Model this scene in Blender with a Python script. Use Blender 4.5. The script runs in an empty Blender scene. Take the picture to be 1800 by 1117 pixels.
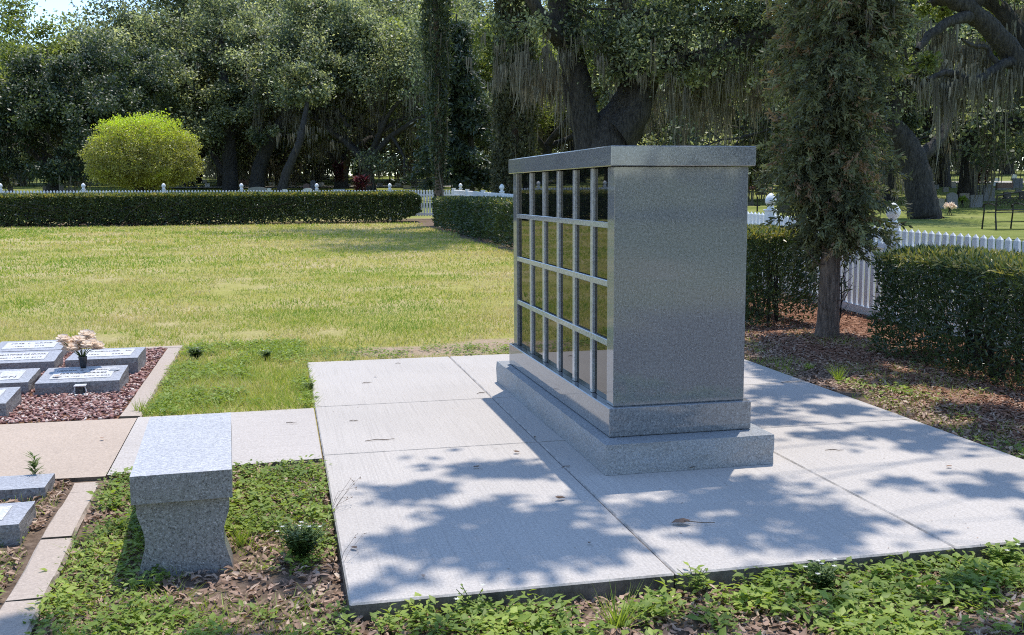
import bpy, math, random
import numpy as np
from mathutils import Vector, Matrix

# ------------------------------------------------------------------ camera, sky, sun, exposure
scene = bpy.context.scene
COL = scene.collection
CAM = np.array([-1.4553, -4.3581, 1.254])
FPX = 1804.2                                   # focal length in pixels of the 1800 px wide photograph
AR = np.array([0.97513, -0.221549, -0.006105])
AU = np.array([0.033213, 0.118836, 0.992358])
AF = np.array([0.21913, 0.967881, -0.123239])
cam_d = bpy.data.cameras.new('camera')
cam = bpy.data.objects.new('camera', cam_d)
COL.objects.link(cam)
m = Matrix.Identity(4)
for i in range(3):
    m[i][0], m[i][1], m[i][2], m[i][3] = AR[i], AU[i], -AF[i], CAM[i]
cam.matrix_world = m
cam_d.sensor_width = 36.0
cam_d.lens = 36.0 * FPX / 1800.0
cam_d.clip_end = 3000
scene.camera = cam

SUN_EL, SUN_AZ = math.radians(71.6), math.radians(33.8)
SUN = np.array([math.sin(SUN_AZ) * math.cos(SUN_EL), math.cos(SUN_AZ) * math.cos(SUN_EL), math.sin(SUN_EL)])
world = bpy.data.worlds.new('World')
scene.world = world
world.use_nodes = True
wn = world.node_tree
bg = wn.nodes['Background']
sky = wn.nodes.new('ShaderNodeTexSky')
sky.sky_type = 'NISHITA'
sky.sun_disc = False
sky.sun_elevation = SUN_EL
sky.sun_rotation = SUN_AZ
sky.air_density = 1.0
sky.dust_density = 0.25
sky.altitude = 1200
sky.ozone_density = 2.0
wn.links.new(sky.outputs[0], bg.inputs[0])
bg.inputs[1].default_value = 0.15
sun_d = bpy.data.lights.new('sun', 'SUN')
sun_d.energy = 2.25
sun_d.angle = math.radians(0.53)
sun_d.color = (1.0, 0.93, 0.84)
sun = bpy.data.objects.new('sun', sun_d)
COL.objects.link(sun)
sun.location = (8, 12, 40)
sun.rotation_euler = Vector(-SUN).to_track_quat('-Z', 'Y').to_euler()
vs = scene.view_settings
vs.view_transform = 'Standard'
vs.look = 'None'
vs.gamma = 1.0
vs.use_curve_mapping = False
vs.exposure = 1.08
scene.cycles.use_denoising = False
scene.cycles.filter_width = 1.05
scene.cycles.max_bounces = 8
scene.cycles.transparent_max_bounces = 8

RNG = np.random.default_rng(11)
random.seed(5)
PI = math.pi


# ------------------------------------------------------------------ terrain and helpers
def sstep(a, b, x):
    t = np.clip((np.asarray(x, float) - a) / (b - a), 0, 1)
    return t * t * (3 - 2 * t)


def terr(x, y):
    r = np.hypot(np.asarray(x, float) - CAM[0], np.asarray(y, float) - CAM[1])
    z = .0082 * np.maximum(0, r - 8) + .022 * np.maximum(0, r - 34) - .022 * np.maximum(0, r - 130)
    return z


def gz(x, y):
    x = np.asarray(x, float)
    y = np.asarray(y, float)
    off = .014 + .052 * (1 - sstep(-1.1, .9, y))
    off = off * (1 - sstep(5, 9, np.hypot(x, y)))
    return terr(x, y) - off


def ray(u, v):
    return AF + AR * (u - 900) / FPX - AU * (v - 558.5) / FPX


def at(u, r):
    """ground point seen in the photograph's column u at distance r"""
    p = CAM + ray(u, 335) * r
    return float(p[0]), float(p[1]), float(gz(p[0], p[1]))


def dep(u, v, r):
    return CAM + ray(u, v) * r


def flat(u, v, z=0.0):
    d = ray(u, v)
    return CAM + d * (z - CAM[2]) / d[2]


def hit(u, v):
    d = ray(u, v)
    t = 1.5
    while t < 300:
        p = CAM + d * t
        if p[2] < gz(p[0], p[1]):
            return p
        t *= 1.003
    return CAM + d * 300


def vnoise(x, y, s, seed=0):
    g = np.random.default_rng(seed).random((128, 128))
    fx, fy = np.asarray(x) / s + 1000.3, np.asarray(y) / s + 1000.7
    ix, iy = np.floor(fx).astype(int), np.floor(fy).astype(int)
    tx, ty = fx - ix, fy - iy
    tx, ty = tx * tx * (3 - 2 * tx), ty * ty * (3 - 2 * ty)
    a, b = g[ix % 128, iy % 128], g[(ix + 1) % 128, iy % 128]
    c, d = g[ix % 128, (iy + 1) % 128], g[(ix + 1) % 128, (iy + 1) % 128]
    return (a * (1 - tx) + b * tx) * (1 - ty) + (c * (1 - tx) + d * tx) * ty


def fnoise(x, y, s, seed=0):
    return .55 * vnoise(x, y, s, seed) + .3 * vnoise(x, y, s * .45, seed + 1) + .15 * vnoise(x, y, s * .2, seed + 2)


def unit(a):
    return a / np.maximum(np.linalg.norm(a, axis=-1, keepdims=True), 1e-9)


def rdirs(n):
    return unit(RNG.normal(size=(n, 3)))


def make_mesh(name, V, Fs, mat=None, tint=None, smooth=False):
    V = np.asarray(V, np.float32).reshape(-1, 3)
    if isinstance(Fs, np.ndarray):
        Fs = [Fs]
    me = bpy.data.meshes.new(name)
    me.vertices.add(len(V))
    me.vertices.foreach_set('co', V.ravel())
    loops = np.concatenate([np.asarray(f, np.int32).ravel() for f in Fs])
    sizes = np.concatenate([np.full(len(f), np.asarray(f).shape[1], np.int32) for f in Fs])
    starts = np.concatenate([[0], np.cumsum(sizes)[:-1]]).astype(np.int32)
    me.loops.add(len(loops))
    me.loops.foreach_set('vertex_index', loops)
    me.polygons.add(len(sizes))
    me.polygons.foreach_set('loop_start', starts)
    me.update(calc_edges=True)
    if tint is not None:
        me.attributes.new('tint', 'FLOAT', 'FACE').data.foreach_set('value', np.asarray(tint, np.float32))
    if smooth:
        me.polygons.foreach_set('use_smooth', np.ones(len(sizes), bool))
    if mat is not None:
        me.materials.append(mat)
    return me


def link(name, me, parent=None, loc=(0, 0, 0), rz=0.0):
    o = bpy.data.objects.new(name, me)
    COL.objects.link(o)
    o.location = loc
    o.rotation_euler = (0, 0, rz)
    if parent is not None:
        o.parent = parent
    return o


def tag(o, label=None, cat=None, group=None, kind=None):
    if label:
        o['label'] = label
    if cat:
        o['category'] = cat
    if group:
        o['group'] = group
    if kind:
        o['kind'] = kind
    return o


def thing(name, label, cat, loc=(0, 0, 0), rz=0.0, group=None):
    o = bpy.data.objects.new(name, None)
    COL.objects.link(o)
    o.empty_display_size = .1
    o.location = loc
    o.rotation_euler = (0, 0, rz)
    return tag(o, label, cat, group)


def copy_thing(root, loc, rz=0.0, label=None, scale=None):
    c = root.copy()
    COL.objects.link(c)
    c.location = loc
    c.rotation_euler = (0, 0, rz)
    if scale is not None:
        c.scale = scale
    if label:
        c['label'] = label
    for ch in list(root.children):
        d = ch.copy()
        COL.objects.link(d)
        d.parent = c
        for g in list(ch.children):
            e = g.copy()
            COL.objects.link(e)
            e.parent = d
    return c


class MB:
    """collects simple solids into one mesh"""
    def __init__(self):
        self.V, self.F = [], []

    def add(self, V, F):
        n = len(self.V)
        self.V += [tuple(v) for v in V]
        self.F += [tuple(i + n for i in f) for f in F]
        return self

    def box(self, x0, x1, y0, y1, z0, z1, b=0.0):
        if b <= 0:
            V = [(x, y, z) for z in (z0, z1) for y in (y0, y1) for x in (x0, x1)]
            F = [(0, 2, 3, 1), (4, 5, 7, 6), (0, 1, 5, 4), (2, 6, 7, 3), (0, 4, 6, 2), (1, 3, 7, 5)]
            return self.add(V, F)
        def ring(d, z):
            return [(x0 + d, y0 + b, z), (x0 + d, y0 + b, z)]
        V, F = [], []
        def oct_(e, z):
            X0, X1, Y0, Y1 = x0 + e, x1 - e, y0 + e, y1 - e
            c = b
            return [(X0 + c, Y0, z), (X1 - c, Y0, z), (X1, Y0 + c, z), (X1, Y1 - c, z), (X1 - c, Y1, z), (X0 + c, Y1, z), (X0, Y1 - c, z), (X0, Y0 + c, z)]
        rows = [oct_(b, z0), oct_(0, z0 + b), oct_(0, z1 - b), oct_(b, z1)]
        for r_ in rows:
            V += r_
        for k in range(3):
            for i in range(8):
                j = (i + 1) % 8
                F.append((k * 8 + i, k * 8 + j, k * 8 + 8 + j, k * 8 + 8 + i))
        F.append(tuple(range(7, -1, -1)))
        F.append(tuple(range(24, 32)))
        return self.add(V, F)

    def prism(self, pts, axis, a, b):
        """outline pts (2D) extruded along axis 0/1/2 from a to b"""
        n = len(pts)
        def P(p, t):
            q = list(p)
            q.insert(axis, t)
            return tuple(q)
        V = [P(p, a) for p in pts] + [P(p, b) for p in pts]
        F = [(i, (i + 1) % n, (i + 1) % n + n, i + n) for i in range(n)]
        F += [tuple(range(n - 1, -1, -1)), tuple(range(n, 2 * n))]
        return self.add(V, F)

    def lathe(self, prof, n=12, c=(0, 0, 0)):
        V, F = [], []
        for r, z in prof:
            for i in range(n):
                a = 2 * PI * i / n
                V.append((c[0] + r * math.cos(a), c[1] + r * math.sin(a), c[2] + z))
        k = len(prof)
        for j in range(k - 1):
            for i in range(n):
                i2 = (i + 1) % n
                F.append((j * n + i, j * n + i2, (j + 1) * n + i2, (j + 1) * n + i))
        F.append(tuple(range(n - 1, -1, -1)))
        F.append(tuple((k - 1) * n + i for i in range(n)))
        return self.add(V, F)

    def tube(self, pts, radii, n=7):
        V, F = tube_arrays([(np.array(pts, float), np.array(radii, float))], n)
        return self.add(V.tolist(), F.tolist())

    def mesh(self, name, mat, smooth=False):
        import bmesh
        me = bpy.data.meshes.new(name)
        me.from_pydata(self.V, [], self.F)
        bm = bmesh.new()
        bm.from_mesh(me)
        bmesh.ops.recalc_face_normals(bm, faces=bm.faces)
        bm.to_mesh(me)
        bm.free()
        if smooth:
            me.polygons.foreach_set('use_smooth', np.ones(len(me.polygons), bool))
        if mat:
            me.materials.append(mat)
        return me

    def build(self, name, mat, parent=None, loc=(0, 0, 0), rz=0.0, smooth=False):
        return link(name, self.mesh(name, mat, smooth), parent, loc, rz)


def tube_arrays(paths, n=7):
    Vs, Fs, off = [], [], 0
    ang = np.arange(n) * 2 * PI / n
    for P, R in paths:
        T = unit(np.gradient(P, axis=0))
        ref = np.array([0, 0, 1.0]) if abs(T[len(T) // 2][2]) < .8 else np.array([1.0, 0, 0])
        A = unit(np.cross(T, ref))
        B = np.cross(T, A)
        ring = P[:, None, :] + R[:, None, None] * (np.cos(ang)[None, :, None] * A[:, None, :] + np.sin(ang)[None, :, None] * B[:, None, :])
        k = len(P)
        Vs.append(ring.reshape(-1, 3))
        i = np.arange(n)
        j = (i + 1) % n
        for s in range(k - 1):
            Fs.append(np.stack([off + s * n + i, off + s * n + j, off + (s + 1) * n + j, off + (s + 1) * n + i], 1))
        off += k * n
    return np.concatenate(Vs), np.concatenate(Fs)


def smooth_path(P, R, k=4):
    """Catmull-Rom through control points"""
    P, R = np.array(P, float), np.array(R, float)
    if len(P) < 3:
        return P, R
    Q = np.concatenate([[2 * P[0] - P[1]], P, [2 * P[-1] - P[-2]]])
    out, ro = [], []
    for i in range(len(P) - 1):
        for t in np.linspace(0, 1, k, endpoint=False):
            a, b, c, d = Q[i], Q[i + 1], Q[i + 2], Q[i + 3]
            out.append(.5 * (2 * b + (c - a) * t + (2 * a - 5 * b + 4 * c - d) * t * t + (3 * b - a - 3 * c + d) * t ** 3))
            ro.append(R[i] * (1 - t) + R[i + 1] * t)
    out.append(P[-1])
    ro.append(R[-1])
    return np.array(out), np.array(ro)


def cards(P, L, W, up=.4, hang=0.0):
    """diamond leaf faces at points P"""
    n = len(P)
    D = rdirs(n)
    D[:, 2] -= hang
    D = unit(D)
    N = rdirs(n)
    N[:, 2] = np.abs(N[:, 2]) * 1 + up
    S = unit(np.cross(D, N))
    L = L * RNG.uniform(.6, 1.35, (n, 1))
    W = W * RNG.uniform(.6, 1.35, (n, 1))
    M = P + D * L * .5
    V = np.stack([P, M + S * W * .5, P + D * L, M - S * W * .5], 1).reshape(-1, 3)
    return V, np.arange(4 * n).reshape(n, 4)


def instances(TV, TF, P, Rm, scale):
    """copies of a small template at P with rotation matrices Rm (n,3,3) and scale (n,) or (n,3)"""
    n = len(P)
    sc = np.asarray(scale, float)
    if sc.ndim == 1:
        sc = sc[:, None].repeat(3, 1)
    L = TV[None, :, :] * sc[:, None, :]
    W = np.einsum('nij,nkj->nki', Rm, L) + P[:, None, :]
    F = (TF[None, :, :] + (np.arange(n) * len(TV))[:, None, None]).reshape(-1, TF.shape[1])
    return W.reshape(-1, 3), F


def frames(D, N):
    """rotation matrices whose x axis is D and z axis close to N"""
    X = unit(D)
    Y = unit(np.cross(N, X))
    Z = np.cross(X, Y)
    return np.stack([X, Y, Z], 2)


def yaw_frames(n, tilt=.0):
    a = RNG.uniform(0, 2 * PI, n)
    D = np.stack([np.cos(a), np.sin(a), RNG.normal(0, tilt + 1e-6, n)], 1)
    N = np.stack([RNG.normal(0, tilt + 1e-6, n), RNG.normal(0, tilt + 1e-6, n), np.ones(n)], 1)
    return frames(D, N)


def ribbons(P, length, width, segs=3, jit=.035):
    """hanging strips from points P, tapering to a tip"""
    n = len(P)
    a = RNG.uniform(0, PI, n)
    S = np.stack([np.cos(a), np.sin(a), np.zeros(n)], 1)
    rows = []
    drift = RNG.normal(0, .06, (n, 3))
    drift[:, 2] = 0
    for k in range(segs + 1):
        t = k / segs
        w = width * RNG.uniform(.5, 1.3, n) * (1 - .85 * t) * (1.0 if k else .5)
        c = P - np.array([0, 0, 1.0]) * (length * t)[:, None] + drift * (t * length)[:, None] * 1.2 + RNG.normal(0, 1, (n, 3)) * (jit * length * t)[:, None] * np.array([1, 1, .3])
        rows.append(np.stack([c - S * w[:, None] / 2, c + S * w[:, None] / 2], 1))
    V = np.stack(rows, 1).reshape(n, -1, 3)
    F = np.concatenate([np.stack([np.array([2 * k, 2 * k + 1, 2 * k + 3, 2 * k + 2])] * 1) for k in range(segs)])
    m_ = V.shape[1]
    FF = (F[None] + (np.arange(n) * m_)[:, None, None]).reshape(-1, 4)
    return V.reshape(-1, 3), FF


# ------------------------------------------------------------------ materials
def mat_new(name):
    m_ = bpy.data.materials.new(name)
    m_.use_nodes = True
    nt = m_.node_tree
    return m_, nt, nt.nodes['Principled BSDF'], nt.links


def ramp(nt, stops, interp='LINEAR'):
    r_ = nt.nodes.new('ShaderNodeValToRGB')
    r_.color_ramp.interpolation = interp
    e = r_.color_ramp.elements
    while len(e) < len(stops):
        e.new(.5)
    for i, (p, c) in enumerate(stops):
        e[i].position = p
        e[i].color = (*c, 1)
    return r_


def noise(nt, scale, detail=4, rough=.55, coord=None, vec=None, dim='3D'):
    n_ = nt.nodes.new('ShaderNodeTexNoise')
    n_.noise_dimensions = dim
    n_.inputs['Scale'].default_value = scale
    n_.inputs['Detail'].default_value = detail
    n_.inputs['Roughness'].default_value = rough
    if vec is not None:
        nt.links.new(vec, n_.inputs['Vector'])
    return n_


def coords(nt, kind='Object', scale=None):
    if kind == 'World':
        g_ = nt.nodes.new('ShaderNodeNewGeometry')
        out = g_.outputs['Position']
    else:
        t_ = nt.nodes.new('ShaderNodeTexCoord')
        out = t_.outputs[kind]
    if scale is not None:
        mp = nt.nodes.new('ShaderNodeMapping')
        mp.inputs['Scale'].default_value = scale
        nt.links.new(out, mp.inputs['Vector'])
        out = mp.outputs[0]
    return out


def mixc(nt, fac, a, b, mode='MIX'):
    x = nt.nodes.new('ShaderNodeMix')
    x.data_type = 'RGBA'
    x.blend_type = mode
    for k, s in ((0, fac), (6, a), (7, b)):
        if hasattr(s, 'is_linked'):
            nt.links.new(s, x.inputs[k])
        elif isinstance(s, (int, float)):
            x.inputs[k].default_value = s
        else:
            x.inputs[k].default_value = (*s, 1)
    return x.outputs[2]


def bump(nt, bsdf, height, strength, dist):
    b_ = nt.nodes.new('ShaderNodeBump')
    b_.inputs['Strength'].default_value = strength
    b_.inputs['Distance'].default_value = dist
    nt.links.new(height, b_.inputs['Height'])
    nt.links.new(b_.outputs[0], bsdf.inputs['Normal'])


def granite(name, lo, mid, hi, rough=.12, scale=1.0, bmp=0.0, spec=.5):
    m_, nt, b, L = mat_new(name)
    co = coords(nt)
    a = noise(nt, 210 * scale, 3, .7, vec=co)
    r1 = ramp(nt, [(.33, lo), (.47, mid), (.58, mid), (.70, hi)])
    L.new(a.outputs[0], r1.inputs[0])
    c2 = noise(nt, 85 * scale, 2, .6, vec=co)
    r2 = ramp(nt, [(.35, (.78, .78, .78)), (.65, (1.18, 1.18, 1.18))])
    L.new(c2.outputs[0], r2.inputs[0])
    c = mixc(nt, 1.0, r1.outputs[0], r2.outputs[0], 'MULTIPLY')
    big = noise(nt, 3.0, 3, .5, vec=co)
    r3 = ramp(nt, [(.3, (.93, .93, .94)), (.7, (1.05, 1.05, 1.04))])
    L.new(big.outputs[0], r3.inputs[0])
    c = mixc(nt, 1.0, c, r3.outputs[0], 'MULTIPLY')
    L.new(c, b.inputs['Base Color'])
    b.inputs['Roughness'].default_value = rough
    b.inputs['Specular IOR Level'].default_value = spec
    if bmp:
        n2 = noise(nt, 55, 6, .7, vec=co)
        bump(nt, b, n2.outputs[0], bmp, .006)
    return m_


def leafy(name, stops, trans=.35, rough=.42, tcol=(1.25, 1.35, .55), spec=.5):
    m_, nt, b, L = mat_new(name)
    at_ = nt.nodes.new('ShaderNodeAttribute')
    at_.attribute_name = 'tint'
    r_ = ramp(nt, stops)
    L.new(at_.outputs['Fac'], r_.inputs[0])
    L.new(r_.outputs[0], b.inputs['Base Color'])
    b.inputs['Roughness'].default_value = rough
    b.inputs['Specular IOR Level'].default_value = spec
    if trans > 0:
        t_ = nt.nodes.new('ShaderNodeBsdfTranslucent')
        tc = mixc(nt, 1.0, r_.outputs[0], tcol, 'MULTIPLY')
        L.new(tc, t_.inputs[0])
        mx = nt.nodes.new('ShaderNodeMixShader')
        mx.inputs[0].default_value = trans
        L.new(b.outputs[0], mx.inputs[1])
        L.new(t_.outputs[0], mx.inputs[2])
        L.new(mx.outputs[0], nt.nodes['Material Output'].inputs[0])
    return m_


def bark(name, lo, hi, sc=(9, 9, 2.2), strength=.9):
    m_, nt, b, L = mat_new(name)
    co = coords(nt, 'Object', sc)
    n1 = noise(nt, 1.6, 6, .7, vec=co)
    r_ = ramp(nt, [(.36, lo), (.62, hi)])
    L.new(n1.outputs[0], r_.inputs[0])
    n2 = noise(nt, .25, 3, .6, vec=co)
    r2 = ramp(nt, [(.35, (.75, .74, .72)), (.7, (1.25, 1.25, 1.22))])
    L.new(n2.outputs[0], r2.inputs[0])
    L.new(mixc(nt, 1.0, r_.outputs[0], r2.outputs[0], 'MULTIPLY'), b.inputs['Base Color'])
    b.inputs['Roughness'].default_value = .9
    bump(nt, b, n1.outputs[0], strength, .05)
    return m_


def plain(name, col, rough=.5, var=.12, sc=8, bmp=0.0, metal=0.0, spec=.5):
    m_, nt, b, L = mat_new(name)
    n1 = noise(nt, sc, 5, .6, vec=coords(nt))
    lo = tuple(c * (1 - var) for c in col)
    hi = tuple(min(1, c * (1 + var)) for c in col)
    r_ = ramp(nt, [(.3, lo), (.7, hi)])
    L.new(n1.outputs[0], r_.inputs[0])
    L.new(r_.outputs[0], b.inputs['Base Color'])
    b.inputs['Roughness'].default_value = rough
    b.inputs['Metallic'].default_value = metal
    b.inputs['Specular IOR Level'].default_value = spec
    if bmp:
        n2 = noise(nt, sc * 7, 5, .65, vec=coords(nt))
        bump(nt, b, n2.outputs[0], bmp, .01)
    return m_


def concrete(name, col, broom=True, axis=0):
    m_, nt, b, L = mat_new(name)
    co = coords(nt, 'World')
    big = noise(nt, 1.1, 5, .6, vec=co)
    r1 = ramp(nt, [(.3, tuple(c * .93 for c in col)), (.7, tuple(c * 1.05 for c in col))])
    L.new(big.outputs[0], r1.inputs[0])
    fine = noise(nt, 95, 4, .75, vec=co)
    r2 = ramp(nt, [(.3, (.74, .74, .74)), (.7, (1.17, 1.17, 1.17))])
    L.new(fine.outputs[0], r2.inputs[0])
    c = mixc(nt, 1.0, r1.outputs[0], r2.outputs[0], 'MULTIPLY')
    st = noise(nt, 1.0, 4, .65, vec=coords(nt, 'World', (150, 1.6, 1) if axis == 0 else (1.6, 150, 1)))
    if broom:
        r3 = ramp(nt, [(.26, (.80, .80, .80)), (.5, (1, 1, 1)), (.75, (1.05, 1.05, 1.05))])
        L.new(st.outputs[0], r3.inputs[0])
        c = mixc(nt, .85, c, mixc(nt, 1.0, c, r3.outputs[0], 'MULTIPLY'))
    stain = noise(nt, 5, 6, .7, vec=co)
    r4 = ramp(nt, [(.24, (.72, .71, .69)), (.36, (1, 1, 1))])
    L.new(stain.outputs[0], r4.inputs[0])
    c = mixc(nt, .6, c, mixc(nt, 1.0, c, r4.outputs[0], 'MULTIPLY'))
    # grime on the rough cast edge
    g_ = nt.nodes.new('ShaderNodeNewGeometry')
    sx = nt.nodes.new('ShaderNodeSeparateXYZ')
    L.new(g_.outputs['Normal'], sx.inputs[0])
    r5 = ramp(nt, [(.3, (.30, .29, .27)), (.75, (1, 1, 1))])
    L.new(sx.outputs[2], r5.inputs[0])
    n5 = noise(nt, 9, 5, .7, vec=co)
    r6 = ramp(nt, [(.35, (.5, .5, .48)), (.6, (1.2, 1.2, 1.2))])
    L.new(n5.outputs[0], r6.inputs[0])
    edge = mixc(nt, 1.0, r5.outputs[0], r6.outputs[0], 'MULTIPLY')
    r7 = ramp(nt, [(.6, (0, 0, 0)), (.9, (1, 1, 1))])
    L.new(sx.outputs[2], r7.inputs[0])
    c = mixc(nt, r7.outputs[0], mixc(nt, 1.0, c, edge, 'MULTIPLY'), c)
    L.new(c, b.inputs['Base Color'])
    b.inputs['Roughness'].default_value = .85
    b.inputs['Specular IOR Level'].default_value = .25
    hgt = mixc(nt, .5, st.outputs[0], fine.outputs[0])
    bump(nt, b, hgt, .35, .003)
    return m_


M = {}
M['granite'] = granite('granite_polished', (.05, .054, .058), (.205, .212, .22), (.46, .47, .475), .055, spec=.9)
M['granite_lattice'] = granite('granite_lattice', (.13, .135, .14), (.38, .385, .39), (.62, .625, .63), .08, spec=.9)
M['granite_honed'] = granite('granite_honed', (.11, .115, .12), (.31, .32, .325), (.56, .56, .56), .45)
M['granite_rough'] = granite('granite_rock_pitch', (.13, .135, .14), (.33, .335, .34), (.57, .57, .57), .75, 1.25, .9)
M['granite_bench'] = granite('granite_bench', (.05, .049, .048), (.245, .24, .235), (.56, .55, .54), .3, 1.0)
M['bench_top_lit'] = granite('granite_bench_top_lit', (.22, .215, .21), (.50, .485, .475), (.74, .72, .705), .35, 1.0, spec=.5)  # lighter copy of the bench granite: sun and sky glare put into the colour
M['marker_side'] = granite('marker_side_granite', (.09, .085, .085), (.25, .24, .237), (.44, .43, .42), .8, .7, 1.0)
M['marker_top'] = granite('marker_top_granite', (.22, .225, .24), (.37, .375, .395), (.52, .525, .54), .5, .9, spec=.3)
M['inscription'] = granite('inscription_panel', (.42, .42, .43), (.58, .58, .59), (.68, .68, .69), .6, 1.0)
M['letter'] = plain('letter_engraving', (.10, .10, .10), .8)
M['glass'] = plain('dark_mirror_glass', (.006, .007, .007), .015, .1, spec=.62)
M['gasket'] = plain('dark_gasket', (.02, .021, .024), .45)
M['concrete'] = concrete('broomed_concrete', (.495, .458, .415))
M['concrete_walk'] = concrete('walk_concrete', (.495, .452, .41), axis=1)
M['path'] = concrete('tan_path_concrete', (.47, .38, .30), False)
M['kerb'] = concrete('tan_kerb_concrete', (.45, .375, .31), False)
M['vinyl'] = plain('white_vinyl', (.78, .79, .80), .38, .04, 3)
M['bark'] = bark('oak_bark', (.008, .007, .0065), (.070, .063, .056), (14, 14, 3.2), 1.0)
M['bark_cedar'] = bark('cedar_bark', (.075, .052, .04), (.25, .185, .145), (30, 30, 4), .8)
M['twig'] = plain('dry_twig', (.16, .12, .09), .9, .4, 20)
M['moss'] = leafy('spanish_moss', [(0, (.09, .08, .062)), (.5, (.19, .175, .14)), (1, (.34, .32, .26))], .4, .9, (1, 1, .85), .1)
M['oak_leaf'] = leafy('oak_leaves', [(0, (.055, .075, .048)), (.35, (.18, .208, .13)), (.7, (.36, .39, .25)), (1, (.68, .67, .46))], .48, .45, (1.3, 1.35, .7), .45)
M['oak_lime'] = leafy('fresh_oak_leaves', [(0, (.11, .14, .055)), (.5, (.22, .255, .09)), (1, (.38, .40, .13))], .46, .45)
M['dark_leaf'] = leafy('dark_evergreen_leaves', [(0, (.028, .042, .026)), (.6, (.07, .10, .055)), (1, (.16, .19, .09))], .25, .48)
M['cypress'] = leafy('cypress_foliage', [(0, (.045, .052, .033)), (.6, (.095, .105, .062)), (1, (.17, .17, .105))], .2, .7, spec=.25)
M['cedar'] = leafy('cedar_foliage', [(0, (.06, .066, .042)), (.5, (.14, .155, .085)), (.8, (.25, .265, .145)), (.86, (.22, .15, .10)), (1, (.30, .20, .13))], .3, .6, spec=.3)
M['golden'] = leafy('golden_shrub_leaves', [(0, (.12, .11, .045)), (.4, (.30, .29, .09)), (.75, (.46, .47, .09)), (1, (.60, .72, .05))], .42, .45)
M['hedge'] = leafy('podocarpus_leaves', [(0, (.028, .045, .02)), (.55, (.07, .105, .04)), (.82, (.15, .19, .06)), (1, (.46, .37, .11))], .3, .36)
M['grass'] = leafy('lawn_grass', [(0, (.64, .52, .33)), (.3, (.55, .49, .22)), (.55, (.44, .45, .12)), (.8, (.33, .41, .075)), (1, (.21, .33, .055))], .38, .6, (1.2, 1.2, .6), .25)
M['weed'] = leafy('weed_leaves', [(0, (.13, .20, .045)), (.5, (.25, .34, .065)), (1, (.42, .50, .11))], .42, .5, (1.3, 1.3, .5), .3)
M['weed_dark'] = leafy('dark_weed_leaves', [(0, (.06, .10, .035)), (1, (.15, .22, .06))], .35, .5, (1.25, 1.35, .55), .3)
M['litter'] = leafy('fallen_leaves', [(0, (.12, .08, .055)), (.4, (.29, .19, .135)), (.75, (.46, .32, .235)), (1, (.62, .50, .38))], .1, .7, (1, .9, .7), .2)
M['mulch'] = leafy('mulch_chips', [(0, (.09, .045, .03)), (.5, (.24, .12, .075)), (1, (.42, .26, .18))], 0, .9, spec=.1)
M['gravel'] = leafy('red_stone_chips', [(0, (.15, .07, .06)), (.35, (.34, .18, .155)), (.65, (.50, .33, .285)), (1, (.70, .60, .53))], 0, .85, spec=.2)
M['petal'] = leafy('peach_petals', [(0, (.86, .68, .55)), (.4, (.90, .81, .71)), (1, (.92, .89, .83))], .5, .6, (1, .9, .8))
M['white_petal'] = leafy('white_petals', [(0, (.68, .68, .60)), (1, (.80, .80, .76))], .3, .6, (1, 1, 1))
M['red_leaf'] = leafy('red_ti_leaves', [(0, (.03, .010, .014)), (.6, (.08, .018, .03)), (1, (.20, .04, .065))], .25, .45, (1.2, .8, .8))
M['iron'] = plain('black_iron', (.012, .012, .013), .45, .2, metal=.3)
M['stone_grey'] = granite('headstone_grey', (.07, .07, .072), (.20, .20, .205), (.36, .36, .36), .5, .5)
M['stone_dark'] = granite('headstone_dark', (.012, .013, .016), (.035, .037, .043), (.07, .072, .08), .3, .5)
M['stone_red'] = granite('headstone_red', (.10, .05, .042), (.21, .115, .095), (.33, .21, .18), .45, .5)
M['stone_white'] = granite('headstone_white', (.40, .40, .38), (.55, .55, .53), (.68, .68, .66), .6, .5)
M['stone_blue'] = granite('headstone_blue', (.05, .06, .085), (.12, .14, .18), (.22, .24, .29), .35, .5)
M['stone_tan'] = granite('headstone_tan', (.18, .15, .12), (.34, .30, .25), (.5, .46, .4), .7, .5)


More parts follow.
